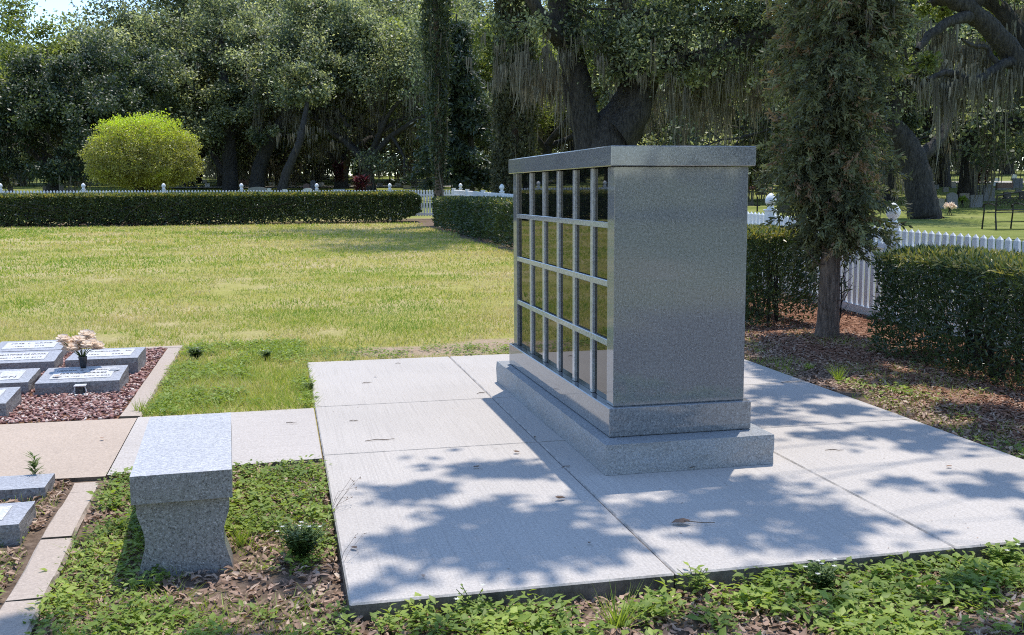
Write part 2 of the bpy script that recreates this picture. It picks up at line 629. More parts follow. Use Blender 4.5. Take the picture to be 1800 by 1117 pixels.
def ground_material():
    m_, nt, b, L = mat_new('ground_cover')
    co = coords(nt, 'World')
    def attr(n_):
        a = nt.nodes.new('ShaderNodeAttribute')
        a.attribute_name = n_
        return a.outputs['Fac']
    big = noise(nt, .55, 6, .62, vec=co)
    r1 = ramp(nt, [(.30, (.27, .28, .07)), (.45, (.35, .33, .10)), (.58, (.42, .36, .17)), (.72, (.50, .40, .25))])
    L.new(big.outputs[0], r1.inputs[0])
    fine = noise(nt, 38, 5, .75, vec=co)
    r2 = ramp(nt, [(.3, (.62, .62, .6)), (.7, (1.3, 1.3, 1.25))])
    L.new(fine.outputs[0], r2.inputs[0])
    gr = ramp(nt, [(.35, (.10, .15, .035)), (.65, (.22, .26, .07))])
    L.new(big.outputs[0], gr.inputs[0])
    grass = mixc(nt, 1.0, mixc(nt, attr('green'), r1.outputs[0], gr.outputs[0]), r2.outputs[0], 'MULTIPLY')
    soil_n = noise(nt, 26, 6, .72, vec=co)
    r3 = ramp(nt, [(.28, (.07, .05, .037)), (.52, (.18, .13, .095)), (.75, (.33, .25, .18))])
    L.new(soil_n.outputs[0], r3.inputs[0])
    r4 = ramp(nt, [(.28, (.10, .05, .033)), (.52, (.25, .135, .085)), (.75, (.42, .27, .18))])
    L.new(soil_n.outputs[0], r4.inputs[0])
    c = mixc(nt, attr('soil'), grass, r3.outputs[0])
    c = mixc(nt, attr('mulch'), c, r4.outputs[0])
    sand = ramp(nt, [(.3, (.30, .22, .15)), (.7, (.47, .36, .26))])
    L.new(fine.outputs[0], sand.inputs[0])
    c = mixc(nt, attr('sand'), c, sand.outputs[0])
    L.new(c, b.inputs['Base Color'])
    b.inputs['Roughness'].default_value = .95
    b.inputs['Specular IOR Level'].default_value = .1
    bump(nt, b, mixc(nt, .5, fine.outputs[0], soil_n.outputs[0]), .8, .03)
    return m_


# ------------------------------------------------------------------ the ground: one sheet of rings to the horizon
PX0, PX1, PY0, PY1 = -1.281, 1.884, -1.3126, 3.281          # concrete pad
WX0, WY0, WY1 = -2.24, .46, 1.636                            # link walk


def bed_masks(x, y):
    n1 = fnoise(x, y, 1.1, 20) - .5
    soil = sstep(1.05, .35, y + n1 * 1.2) * sstep(3.6, 3.2, x) * sstep(-6, -4, y) * sstep(-6.5, -4, x)
    soil = np.maximum(soil, sstep(1.5, 2.0, x + n1 * 1.0) * sstep(4.6, 3.6, y + n1 * 1.5 - (x - 2) * .4) * sstep(6, 5, x) * sstep(-7, -5, y))
    mul = sstep(2.2, 2.75, x + n1 * .8) * sstep(5.2, 4.4, x) * sstep(-4, -3, y) * sstep(9, 7.5, y)
    soil = np.maximum(soil, sstep(2.7, 3.0, x + n1 * .5) * sstep(5.2, 4.6, x) * sstep(7, 9, y) * sstep(31, 29, y))
    soil = np.maximum(soil, sstep(29.2, 29.6, y + n1 * .5) * sstep(-15, -14, x) * sstep(5, 4.2, x) * sstep(31.5, 31.0, y))
    bed = ((x < -2.30) & (x > -6) & (y > 1.64) & (y < 4.28)).astype(float)
    mul = np.maximum(mul, bed)
    sand = sstep(1.15, .75, np.hypot((x - .1) / 1.2, (y - 3.72) / .36) + (fnoise(x, y, .5, 23) - .5) * 1.5)
    return np.clip(soil, 0, 1), np.clip(mul, 0, 1), np.clip(sand, 0, 1)


rad = list(np.arange(.0, 12.0, .12))
while rad[-1] < 2200:
    rad.append(rad[-1] + max(.12, rad[-1] * .035))
rad = np.array(rad)
NA = 360
ang = np.arange(NA) * 2 * PI / NA
GX = CAM[0] + rad[:, None] * np.cos(ang)[None]
GY = CAM[1] + rad[:, None] * np.sin(ang)[None]
GZ = gz(GX, GY) + (fnoise(GX, GY, .6, 5) - .5) * .02 * (np.hypot(GX, GY) > 4.6)
V = np.stack([GX, GY, GZ], 2).reshape(-1, 3)
i, j = np.meshgrid(np.arange(len(rad) - 1), np.arange(NA), indexing='ij')
j2 = (j + 1) % NA
F = np.stack([i * NA + j, (i + 1) * NA + j, (i + 1) * NA + j2, i * NA + j2], 2).reshape(-1, 4)
gm = make_mesh('lawn', V, F, ground_material(), smooth=True)
green = np.maximum(sstep(4.3, 6, V[:, 0]), sstep(31, 34, V[:, 1])) * .8
for nm, a in zip(('soil', 'mulch', 'sand', 'green'), bed_masks(V[:, 0], V[:, 1]) + (green,)):
    gm.attributes.new(nm, 'FLOAT', 'POINT').data.foreach_set('value', a.astype(np.float32))
tag(link('lawn', gm), 'mown yellow green lawn and earth', kind='structure')

# ---- concrete pad, cut by control joints into nine panels
pad = tag(bpy.data.objects.new('pavement', None), 'pale broom finished concrete pad', kind='structure')
COL.objects.link(pad)
G = .0022
MB().box(PX0 + .02, PX1 - .02, PY0 + .02, PY1 - .02, -.15, -.008).build('slab_bed', M['concrete_walk'], pad)
xs, ys = [PX0, -.2195, .825, PX1], [PY0, .5185, 1.653, PY1]
for a in range(3):
    for b_ in range(3):
        MB().box(xs[a] + (G if a else 0), xs[a + 1] - (G if a < 2 else 0), ys[b_] + (G if b_ else 0), ys[b_ + 1] - (G if b_ < 2 else 0), -.14, 0, .006).build('slab_panel', M['concrete'], pad)
walk = tag(bpy.data.objects.new('walkway', None), 'short pale concrete link walk', kind='structure')
COL.objects.link(walk)
w = MB()
w.prism([(WX0, .41), (PX0 - .008, .47), (PX0 - .008, WY1), (WX0 - .02, WY1 - .003)], 2, -.12, -.002)
w.build('slab_panel', M['concrete_walk'], walk)
path = tag(bpy.data.objects.new('garden_path', None), 'tan concrete path beside the grave beds', kind='structure')
COL.objects.link(path)
MB().prism([(-9, .52), (-4.2, .50), (WX0 - .006, .40), (WX0 - .025, WY1 - .01), (-4.2, 1.66), (-9, 1.68)], 2, -.12, -.004).build('slab_panel', M['path'], path)


def kerb(name, pts, w_, z, label):
    """low cast edging along pts, with a chamfered, slightly uneven top"""
    P = np.array(pts, float)
    n = len(P)
    T = unit(np.gradient(P, axis=0))
    S = np.stack([T[:, 1], -T[:, 0]], 1)
    prof = [(-.5, -.12), (-.5, -.012), (-.42, 0), (.42, 0), (.5, -.012), (.5, -.12)]
    V = []
    for i_ in range(n):
        wob = 1 + .10 * (float(vnoise(P[i_][1], P[i_][0], .25, 14)) - .5)
        for s, dz in prof:
            q = P[i_] + S[i_] * s * w_ * wob
            V.append((q[0], q[1], z + dz + RNG.normal(0, .0015)))
    F = [(i_ * 6 + k, i_ * 6 + k + 1, i_ * 6 + 7 + k, i_ * 6 + 6 + k) for i_ in range(n - 1) for k in range(5)]
    F += [tuple(range(5, -1, -1)), tuple((n - 1) * 6 + k for k in range(6))]
    return tag(MB().add(V, F).build(name, M['kerb']), label, kind='structure')


kerb('kerb', [(-2.308, y) for y in np.linspace(1.652, 4.27, 30)], .12, .003, 'tan cast kerb on the right of the red gravel bed')
kerb('kerb', [(x, 4.33) for x in np.linspace(-2.25, -6.5, 30)], .10, .004, 'tan cast kerb behind the red gravel bed')
for a, b_ in ((.385, .235), (.229, -.36), (-.366, -.96), (-.966, -1.9)):
    n = 8
    yy = np.linspace(a, b_, n)
    kerb('kerb', [(-2.305 - .031 * (y + .2) + .004 * math.sin(y * 7), y) for y in yy], .122 + .008 * (a < 0), -.025 + .006 * a, 'tan cast kerb segment by the bench')

# ---- far drive behind the graves
rv = []
uu = np.linspace(-25, 62, 60)
V, F = [], []
for k, t in enumerate(uu):
    a = math.radians(72) - math.radians(t)
    for r in (76, 81):
        x, y = CAM[0] + r * math.cos(a), CAM[1] + r * math.sin(a)
        V.append((x, y, float(gz(x, y)) + .05))
F = [(2 * k, 2 * k + 1, 2 * k + 3, 2 * k + 2) for k in range(len(uu) - 1)]
tag(MB().add(V, F).build('road', plain('pale_road', (.40, .37, .32), .9, .1, 2)), 'pale cemetery drive beyond the graves', kind='structure')

# ------------------------------------------------------------------ columbarium
X1, Y1 = .639, 2.014
Z0, ZP, ZB, ZK = .138, .274, 1.3545, 1.445
cb = thing('columbarium', 'grey granite columbarium with rows of dark glass niches on the concrete pad', 'columbarium')


def rock_slab(x0, x1, y0, y1, z0, z1, amp, mat, step=.03, seed=1, rows=None):
    """block whose four sides are rock-pitched: uneven, split faces"""
    rg = np.random.default_rng(seed)
    nx, ny, nz = max(2, int((x1 - x0) / step)), max(2, int((y1 - y0) / step)), (rows or max(3, int((z1 - z0) / step)))
    loop = [(x0 + (x1 - x0) * t / nx, y0, 0, -1) for t in range(nx)] + [(x1, y0 + (y1 - y0) * t / ny, 1, 0) for t in range(ny)]
    loop += [(x1 - (x1 - x0) * t / nx, y1, 0, 1) for t in range(nx)] + [(x0, y1 - (y1 - y0) * t / ny, -1, 0) for t in range(ny)]
    n = len(loop)
    lx = np.array([l[0] for l in loop])
    ly = np.array([l[1] for l in loop])
    s = np.arange(n) * step
    V = []
    for k in range(nz + 1):
        t = k / nz
        z = z0 + (z1 - z0) * t
        d = (fnoise(s * 1.0, np.full(n, z * 1.4 + seed * 7), .16, seed) - .45) * 2 * amp * (math.sin(PI * min(1, t * 1.0)) * .8 + .25)
        if k == nz:
            d = (vnoise(s, s * 0, .07, seed + 5) - .5) * amp * .5
        for q in range(n):
            V.append((lx[q] + loop[q][2] * d[q], ly[q] + loop[q][3] * d[q], z + (0 if k in (0, nz) else rg.normal(0, step * .06) * (z1 - z0 < .5))))
    F = [(k * n + q, k * n + (q + 1) % n, (k + 1) * n + (q + 1) % n, (k + 1) * n + q) for k in range(nz) for q in range(n)]
    F.append(tuple(nz * n + q for q in range(n)))
    return MB().add(V, F)


rs = rock_slab(-.083, X1 + .083, -.149, Y1 + .149, 0.001, Z0, .012, None, .02, 3)
fs = rs.build('foundation_slab', M['granite_rough'], cb)
fs.data.materials.append(M['granite_honed'])
fs.data.polygons[len(fs.data.polygons) - 1].material_index = 1
e = .0264
MB().box(-e, X1 + e, -e, Y1 + e, Z0 + .002, ZP, .004).build('plinth', M['granite'], cb)
TE = .10
MB().box(0, X1, 0, TE, ZP, ZB, .003).build('end_wall', M['granite'], cb)
MB().box(0, X1, Y1 - TE + .01, Y1, ZP, ZB, .003).build('end_wall', M['granite'], cb)
RC = .017                                                       # niche recess
MB().box(RC + .012, X1 - RC - .012, TE + .0002, Y1 - TE + .01, ZP, ZB - .002).build('niche_core', M['gasket'], cb)
bars = [(.337, .376), (.642, .681), (.950, .990), (1.257, 1.297), (1.563, 1.603)]
rails = [(.538, .568), (.811, .841), (1.079, 1.107)]
bar_mesh, rail_mesh = None, None
for side in (0, 1):
    def X(a):
        return a if side == 0 else X1 - a
    for y0, y1 in bars:
        MB().box(min(X(.004), X(.03)), max(X(.004), X(.03)), y0, y1, ZP + .001, ZB - .001, .0025).build('mullion', M['granite_lattice'], cb)
    for z0, z1 in rails:
        MB().box(min(X(.002), X(.0295)), max(X(.002), X(.0295)), TE + .0005, Y1 - TE + .0095, z0, z1, .0025).build('rail', M['granite_lattice'], cb)
    ye = [TE] + [v for b in bars for v in b] + [Y1 - TE + .01]
    ze = [ZP] + [v for b in rails for v in b] + [ZB]
    for a in range(0, len(ye), 2):
        for c in range(0, len(ze), 2):
            o = MB().box(min(X(RC), X(RC + .01)), max(X(RC), X(RC + .01)), ye[a] + .001, ye[a + 1] - .001, ze[c] + .001, ze[c + 1] - .001).build('niche_pane', M['glass'], cb)
e = .0246
MB().box(-e, X1 + e, -e, Y1 + e, ZB + .001, ZK, .004).build('cap', M['granite'], cb)

# ------------------------------------------------------------------ granite bench
BZ = .31
bench = thing('bench', 'speckled grey granite bench with curved pedestal legs beside the walk', 'bench', (-1.825, -.335, -.075), math.radians(2.6))
H = BZ + .075
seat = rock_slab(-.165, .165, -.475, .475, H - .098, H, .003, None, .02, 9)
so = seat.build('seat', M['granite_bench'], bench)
so.data.materials.append(M['bench_top_lit'])
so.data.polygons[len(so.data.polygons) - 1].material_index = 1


def ped(y0, y1):
    prof = [(0, .150), (.06, .165), (.12, .150), (.17, .130), (.22, .135), (.25, .155), (.262, .165), (H - .099, .145)]
    t = np.linspace(0, 1, 26)
    zz = np.array([0, .05, .11, .16, .20, .235, .262, H - .099])
    ww = np.array([.160, .152, .132, .128, .138, .152, .156, .150])
    z = np.linspace(-.03, H - .099, 26)
    wv = np.interp(z, zz, ww)
    wv = np.convolve(np.pad(wv, 2, 'edge'), np.ones(5) / 5, 'valid')
    pts = [(-w_, q) for w_, q in zip(wv, z)] + [(w_, q) for w_, q in zip(wv[::-1], z[::-1])]
    return MB().prism(pts, 1, y0, y1)


ped(-.445, -.315).build('leg', M['granite_bench'], bench)
ped(.315, .445).build('leg', M['granite_bench'], bench)


# ------------------------------------------------------------------ flat grave markers
def text_mesh(body, size, mat):
    cu = bpy.data.curves.new('lettering', 'FONT')
    cu.body = body
    cu.size = size
    cu.align_x, cu.align_y = 'CENTER', 'CENTER'
    cu.extrude = .0006
    cu.offset = size * .012
    cu.resolution_u = 1
    o = bpy.data.objects.new('lettering', cu)
    COL.objects.link(o)
    dg = bpy.context.evaluated_depsgraph_get()
    me = bpy.data.meshes.new_from_object(o.evaluated_get(dg))
    bpy.data.objects.remove(o)
    bpy.data.curves.remove(cu)
    me.name = 'lettering'
    me.materials.clear()
    me.materials.append(mat)
    return me


def marker(label, x1, y0, wd, dp, hf, hb, lines, zb, seed, rz=0.0, emblem=False, panel=True):
    """bevel marker: rock sides, sloped top with a pale inscription panel"""
    t = thing('grave_marker', label, 'grave marker', (x1 - wd / 2, y0 + dp / 2, zb), rz, 'flat granite grave markers')
    hf, hb = hf + .014, hb + .012
    mb = rock_slab(-wd / 2, wd / 2, -dp / 2, dp / 2, -.03, 1.0, .009, None, .03, seed, 4)
    V = np.array(mb.V)
    k = (V[:, 2] + .03) / 1.03
    top = hf + (hb - hf) * np.clip((V[:, 1] + dp / 2) / dp, 0, 1)
    V[:, 2] = -.03 + k * (top + .03)
    # fewer rows are enough for so low a block
    mb.V = [tuple(v) for v in V]
    body = mb.build('marker_body', M['marker_side'], t)
    body.data.materials.append(M['marker_top'])
    body.data.polygons[len(body.data.polygons) - 1].material_index = 1
    sl = math.atan2(hb - hf, dp)
    zc = (hf + hb) / 2
    if panel:
        pw, pd = wd * .74, dp * .62
        p = MB().box(-pw / 2, pw / 2, -pd / 2, pd / 2, 0, .003).build('inscription_panel', M['inscription'], t, (0, .02 * dp, zc + .0005 + .02 * dp * math.tan(sl)))
        p.rotation_euler = (sl, 0, 0)
        n = len(lines)
        for q, (s_, sz) in enumerate(lines):
            me = text_mesh(s_, sz, M['letter'])
            wtx = max(v.co.x for v in me.vertices) - min(v.co.x for v in me.vertices)
            o = link('lettering', me, p, (0, pd * (.5 - (q + .6) / (n + .2)), .0036))
            f = min(1.0, pw * .94 / wtx)
            o.scale = (f, 1, 1)
    if emblem:
        em = MB().lathe([(.034, 0), (.034, .004)], 20).build('emblem', M['inscription'], t, (wd * .36, dp * .17, zc + .0045 + dp * .17 * math.tan(sl)))
        em.rotation_euler = (sl, 0, 0)
        rg_ = MB().lathe([(.026, 0), (.026, .0015)], 18).build('emblem_disc', M['marker_top'], em, (0, 0, .0042))
    return t


ZBED = -.012
marker('sloped marker with peach rose bouquet and round emblem, by the kerb', -2.474, 2.477, .50, .40, .066, .10,
       [('HERNAN   A.   GONZALEZ', .042), ('MARIA TORRES', .042), ('SEPT. 10, 1943 - NOV. 4, 2022', .03)], ZBED, 21, -.01, True)
marker('thick marker behind the peach rose bouquet, reading JR', -2.445, 3.142, .475, .45, .105, .115,
       [('GONZALEZ   JR.', .05), ('1967   -   2020', .04)], ZBED, 22)
marker('long marker in the second row back, at the left edge', -3.036, 3.363, .62, .31, .068, .105,
       [('ROSA V. MARTINEZ DE MUNIZ', .045), ('MAY 4, 1930 - APR 17, 2019', .035)], ZBED, 23)
marker('rearmost marker, its back towards the lawn', -3.10, 3.93, .50, .36, .07, .10,
       [('JOSE  I.  ORTIZ', .045), ('1941   -   2018', .035)], ZBED, 24)
marker('marker with a two line inscription, cut off by the left edge', -3.03, 2.538, .55, .37, .068, .098,
       [('RUIZ', .06), ('DE CARRION', .06)], ZBED, 25)
marker('nearest marker of the red gravel bed, mostly outside the picture', -2.995, 1.85, .5, .36, .07, .10, [('1950', .04)], ZBED, 26)
marker('plain granite marker of the lower bed touching the tan path', -2.45, .168, .55, .21, .062, .068, [], -.05, 27, panel=False)
marker('rough sided marker with a pale panel in the lower bed', -2.435, -.341, .55, .27, .066, .075, [('IN LOVING MEMORY', .03)], -.05, 28)

# bouquet in the marker's vase
bq = thing('bouquet', 'bunch of peach and cream roses in a dark vase on a marker', 'bouquet', (-2.752, 2.845, ZBED + .112))
MB().lathe([(.018, 0), (.022, .02), (.028, .07), (.03, .075), (.024, .076)], 12).build('vase', M['stone_dark'], bq, smooth=True)
st = []
heads = []
for k in range(13):
    a = RNG.uniform(0, 2 * PI)
    rr = .10 * math.sqrt((k + .5) / 13)
    a = k * 2.4
    hx, hy, hz = rr * math.cos(a) * 1.25, rr * math.sin(a) * .9, .205 + RNG.normal(0, .014) - rr * .85 + (.08 if k in (11, 12) else 0)
    heads.append((hx, hy, hz))
    st.append((np.array([(0, 0, .06), (hx * .45, hy * .45, .11), (hx, hy, hz)]), np.array([.003, .0028, .0025])))
V, F = tube_arrays(st, 5)
link('stems', make_mesh('stems', V, F, M['weed_dark'], np.full(len(F), .3)), bq)
PT = np.array([(0, -.3, 0), (.5, -.55, .18), (1, -.35, .42), (1.1, 0, .5), (1, .35, .42), (.5, .55, .18), (0, .3, 0)])
PF = np.array([(0, 1, 6, 6), (1, 2, 5, 6), (2, 3, 4, 5)])
PF3 = np.array([(0, 1, 6), (1, 5, 6), (1, 2, 5), (2, 4, 5), (2, 3, 4)])
for hx, hy, hz in heads:
    Vs, Fs, o_ = [], [], 0
    for ring, (nr, op, sc) in enumerate(((3, 1.4, .036), (4, 1.2, .042), (5, .95, .047), (6, .65, .050), (6, .25, .048), (6, -.2, .042))):
        a = np.arange(nr) * 2 * PI / nr + ring
        D = np.stack([np.cos(a) * math.cos(op), np.sin(a) * math.cos(op), np.full(nr, math.sin(op))], 1)
        N = np.stack([-np.cos(a) * math.sin(op), -np.sin(a) * math.sin(op), np.full(nr, math.cos(op))], 1)
        v, f = instances(PT, PF3, np.zeros((nr, 3)), frames(D, N), np.full(nr, sc))
        Vs.append(v)
        Fs.append(f + o_)
        o_ += len(v)
    V, F = np.concatenate(Vs), np.concatenate(Fs)
    link('rose', make_mesh('rose', V, F, M['petal'], np.clip(RNG.normal(.62, .25, len(F)), 0, 1)), bq, (hx, hy, hz - .008))
# small lantern with pebbles
ln = thing('lantern', 'small black grave lantern with a white lid before the rose marker', 'lantern', (-2.70, 2.425, ZBED))
MB().lathe([(.028, 0), (.03, .01), (.026, .05), (.03, .062)], 8).build('body', M['stone_dark'], ln)
MB().box(-.036, .036, -.03, .03, .063, .07, .002).build('lid', M['inscription'], ln)
for s in (-1, 1):
    MB().tube([(.026 * s, -.01, .003), (.036 * s, -.012, .03), (.028 * s, -.01, .063)], [.004, .004, .004], 5).build('handle', M['inscription'], ln)
ROCK = np.array([(1, 0, 0), (-1, 0, 0), (0, 1, 0), (0, -1, 0), (0, 0, 1), (0, 0, -1)], float)
ROCK = np.concatenate([ROCK, unit(np.array([(1, 1, 1), (-1, 1, 1), (1, -1, 1), (-1, -1, 1), (1, 1, -1), (-1, 1, -1), (1, -1, -1), (-1, -1, -1)], float)) * .95])
RF = []
for ax, sg in ((0, 1), (0, -1), (1, 1), (1, -1), (2, 1), (2, -1)):
    c = ax * 2 + (0 if sg > 0 else 1)
    corners = [q for q in range(6, 14) if ROCK[q][ax] * sg > 0]
    ctr = ROCK[c]
    u_, v_ = [q for q in range(3) if q != ax]
    corners.sort(key=lambda q: math.atan2(ROCK[q][v_], ROCK[q][u_]))
    for q in range(4):
        RF.append((c, corners[q], corners[(q + 1) % 4]))
RF = np.array(RF)
wpb = plain('white_pebble', (.72, .70, .66), .6)
peb = None
for k in range(12):
    a = PI + PI * k / 11
    o = link('pebble', make_mesh('pebble', ROCK * np.array([.012, .011, .009]), RF, wpb, smooth=True) if peb is None else peb,
             None, (-2.70 + .055 * math.cos(a) + RNG.normal(0, .006), 2.415 + .04 * math.sin(a) + RNG.normal(0, .006), ZBED + .012), RNG.uniform(0, 3))
    peb = peb or o.data
    tag(o, 'white pebble ringing the foot of the small black lantern', 'pebble', 'white pebbles round the lantern')

# ------------------------------------------------------------------ white picket fences
PK = None
def picket_mesh():
    w_, d, h = .029, .011, .90
    V, F = [], []
    for z in (0, h - .03):
        V += [(-w_, -d, z), (w_, -d, z), (w_, d, z), (-w_, d, z)]
    V.append((0, 0, h))
    F = [(0, 1, 5, 4), (1, 2, 6, 5), (2, 3, 7, 6), (3, 0, 4, 7), (4, 5, 8), (5, 6, 8), (6, 7, 8), (7, 4, 8), (3, 2, 1, 0)]
    return MB().add(V, F).mesh('picket', M['vinyl'])


PK = picket_mesh()
POST = MB().box(-.052, .052, -.052, .052, -.25, .95, .004).mesh('post', M['vinyl'])
FIN = MB().box(-.062, .062, -.062, .062, 0, .022, .004).lathe([(.045, .022), (.040, .035), (.034, .05), (.040, .062), (.058, .085), (.066, .11), (.064, .135), (.052, .165), (.033, .188), (.014, .203), (.003, .208)], 14).mesh('finial', M['vinyl'], True)


FLATCAP = MB().box(-.06, .06, -.06, .06, 0, .02, .004).mesh('post_cap', M['vinyl'])


def fence(label, p0, p1, npan, top):
    """picket fence from p0 to p1; top(t) gives the height of the picket tips"""
    f = thing('picket_fence', label, 'fence', (p0[0], p0[1], 0))
    p0, p1 = np.array(p0, float), np.array(p1, float)
    d = (p1 - p0)
    Ln = np.linalg.norm(d)
    d = d / Ln
    rz = math.atan2(d[1], d[0])
    pan = Ln / npan
    for k in range(npan + 1):
        q = d * pan * k
        z = top(k / npan)
        po = link('post', POST, f, (q[0], q[1], z - .93), rz)
        if p0[0] != p1[0] or q[1] + p0[1] < 17 or abs(q[1] + p0[1] - 21.3) < .5:
            link('finial', FIN, po, (0, 0, .95))
        else:
            link('post_cap', FLATCAP, po, (0, 0, .95))
    for k in range(npan):
        za, zb = top(k / npan), top((k + 1) / npan)
        a, b_ = d * (pan * k + .052), d * (pan * (k + 1) - .052)
        for dz, hh in ((-.20, .045), (-.87, .075)):
            V, F = [], []
            nrm = np.array([-d[1], d[0]])
            for q, z in ((a, za), (b_, zb)):
                for s, t in ((-1, 0), (1, 0), (1, 1), (-1, 1)):
                    V.append((q[0] + nrm[0] * .024 * s, q[1] + nrm[1] * .024 * s, z + dz + hh * t))
            F = [(0, 1, 5, 4), (1, 2, 6, 5), (2, 3, 7, 6), (3, 0, 4, 7), (3, 2, 1, 0), (4, 5, 6, 7)]
            MB().add(V, F).build('rail', M['vinyl'], f)
        n = 24
        for q in range(n):
            t = (q + .5) / n
            p = a + (b_ - a) * t
            z = za + (zb - za) * t
            link('picket', PK, f, (p[0], p[1], z - .90), rz)
    return f


rt = lambda t: float(np.interp(1.73 + t * 26.84, [1.7, 4.17, 6.6, 20, 28.6], [.86, .889, .975, 1.165, 1.285]))
fence('white picket fence with ball finials running along the right behind the cedar', (4.1, 1.73), (4.1, 28.57), 11, rt)
ft = lambda t: 1.365 - .09 * t
fence('white picket fence across the far side of the lawn behind the low hedge', (-14.85, 31.0), (4.75, 31.0), 8, ft)

# ------------------------------------------------------------------ plants
LEAF = np.array([(0, 0, 0), (.33, .24, .05), (.36, 0, 0), (.33, -.24, .05), (.75, .17, .03), (.78, 0, -.01), (.75, -.17, .03), (1, 0, -.06)])
LEAF_F = np.array([(0, 2, 1), (0, 3, 2), (1, 2, 5), (1, 5, 4), (2, 3, 6), (2, 6, 5), (4, 5, 7), (5, 6, 7)])
LEAF4 = np.array([(0, 0, 0), (.45, .23, .07), (.5, 0, 0), (.45, -.23, .07), (1, 0, -.05)])
LEAF4_F = np.array([(0, 2, 1), (0, 3, 2), (1, 2, 4), (2, 3, 4)])


def hedge(label, x0, x1, y0, y1, ztop, n, L, W, seed, name='hedge', stems=12, thin=None, group=None, redtop=1.0):
    """clipped hedge: leaves thick in the outer layer of a box, stems inside"""
    h = thing(name, label, 'hedge', ((x0 + x1) / 2, (y0 + y1) / 2, 0), 0, group)
    cx, cy = (x0 + x1) / 2, (y0 + y1) / 2
    hx, hy = (x1 - x0) / 2, (y1 - y0) / 2
    # faces: weights by area
    zt = ztop
    A = np.array([2 * hy * zt, 2 * hy * zt, 2 * hx * zt, 2 * hx * zt, 4 * hx * hy * 1.2])
    k = RNG.choice(5, n, p=A / A.sum())
    a, b_ = RNG.uniform(-1, 1, n), RNG.uniform(-1, 1, n)
    dpt = RNG.exponential(.055, n) - .015
    P = np.zeros((n, 3))
    zz = ((b_ + 1) / 2) ** .8 * zt
    P[:, 0] = np.select([k == 0, k == 1], [-hx + dpt, hx - dpt], a * hx)
    P[:, 1] = np.select([k == 2, k == 3], [-hy + dpt, hy - dpt], np.where(k < 2, a, b_) * hy)
    P[:, 2] = np.where(k == 4, zt - dpt, zz)
    # soften edges, bulge and undercut
    rr = .12
    for ax, hh in ((0, hx), (1, hy)):
        ex = np.maximum(0, np.abs(P[:, ax]) - (hh - rr)) / rr
        P[:, 2] -= np.where(k == 4, ex ** 2 * .06, 0)
    tz = P[:, 2] / zt
    sq = 1 - .10 * np.clip(.35 - tz, 0, 1) / .35 - .03 * np.clip(tz - .85, 0, 1) / .15
    P[:, 0] *= sq
    bul = (fnoise(P[:, 0] * 1.2 + P[:, 1] + seed, P[:, 2] + P[:, 0], .5, seed) - .5) * .16
    nrm = np.zeros((n, 3))
    nrm[k == 0, 0] = -1
    nrm[k == 1, 0] = 1
    nrm[k == 2, 1] = -1
    nrm[k == 3, 1] = 1
    nrm[k == 4, 2] = 1
    P += nrm * bul[:, None] * np.where(k == 4, .35, 1)[:, None]
    keep = np.ones(n, bool)
    # thin near the ground
    keep &= RNG.random(n) < np.clip(.42 + tz * 2.6 + (vnoise(P[:, 1] + P[:, 0], P[:, 2], .22, seed + 3) - .4) * 1.2, .10, 1)
    if thin is not None:
        keep &= RNG.random(n) < thin(P + np.array([cx, cy, 0]))
    P, nrm, k, tz = P[keep], nrm[keep], k[keep], tz[keep]
    g = gz(P[:, 0] + cx, P[:, 1] + cy)
    P[:, 2] += g * (1 - tz)
    n = len(P)
    D = unit(rdirs(n) * .8 + nrm * .55 + np.array([0, 0, .45]))
    N = unit(rdirs(n) * .7 + nrm * .8 + np.array([0, 0, .3]))
    S = unit(np.cross(D, N))
    Lr = L * RNG.uniform(.6, 1.3, (n, 1))
    Wr = W * RNG.uniform(.7, 1.3, (n, 1))
    V = np.stack([P, P + D * Lr * .5 + S * Wr * .5, P + D * Lr, P + D * Lr * .5 - S * Wr * .5], 1).reshape(-1, 3)
    F = np.arange(4 * n).reshape(n, 4)
    tint = RNG.beta(2, 2.4, n) * .75 + .2 * (vnoise(P[:, 1] * 1 + P[:, 0], P[:, 2], .35, seed + 8) - .5)
    lit_newg = (tz > .93) & (RNG.random(n) < redtop * .75)  # top leaves: new growth tint, with sunlight on the hedge put into the colour
    tint = np.where(lit_newg, RNG.uniform(.78, 1, n), np.clip(tint, 0, .86))
    link('foliage', make_mesh('foliage', V, F, M['hedge'], tint), h)['kind'] = 'stuff'
    paths = []
    for q in range(stems):
        a = RNG.uniform(-.92, .92) * hy
        b_ = RNG.uniform(-.45, .45) * hx
        g0 = float(gz(cx + b_, cy + a))
        nb = 3
        for e_ in range(nb):
            px, py = b_ + RNG.normal(0, hx * .35), a + RNG.normal(0, .18)
            paths.append((np.array([(b_, a, g0 - .03), (b_ * .6 + px * .4, a * .6 + py * .4, g0 + zt * .35), (px, py, zt * .85)]), np.array([.016, .011, .004])))
    V, F = tube_arrays(paths, 5)
    link('stems', make_mesh('stems', V, F, M['bark'], smooth=True), h)
    return h


def thin_right(P):
    return np.where((P[:, 1] < 4.6) & (P[:, 0] > 2.85) & (P[:, 2] < .55), .5 + .5 * (vnoise(P[:, 1], P[:, 2], .2, 77) > .45), 1.0)


hedge('large dark clipped hedge at the right edge, its top flushed orange', 2.95, 3.65, -1.2, 2.62, .765, 62000, .052, .012, 31, stems=16)
hedge('short ragged hedge between the columbarium and the cedar trunk', 2.62, 3.30, 4.08, 7.0, .86, 46000, .05, .014, 32, stems=14, thin=thin_right)
hedge('long dark hedge running to the far corner left of the columbarium', 2.98, 3.75, 12.5, 25.6, 1.02, 42000, .085, .03, 33, stems=30, redtop=.3)
fh = hedge('long low clipped hedge along the far edge of the lawn', -14.6, 3.12, 29.35, 30.3, 1.17, 90000, .085, .045, 34, stems=60)

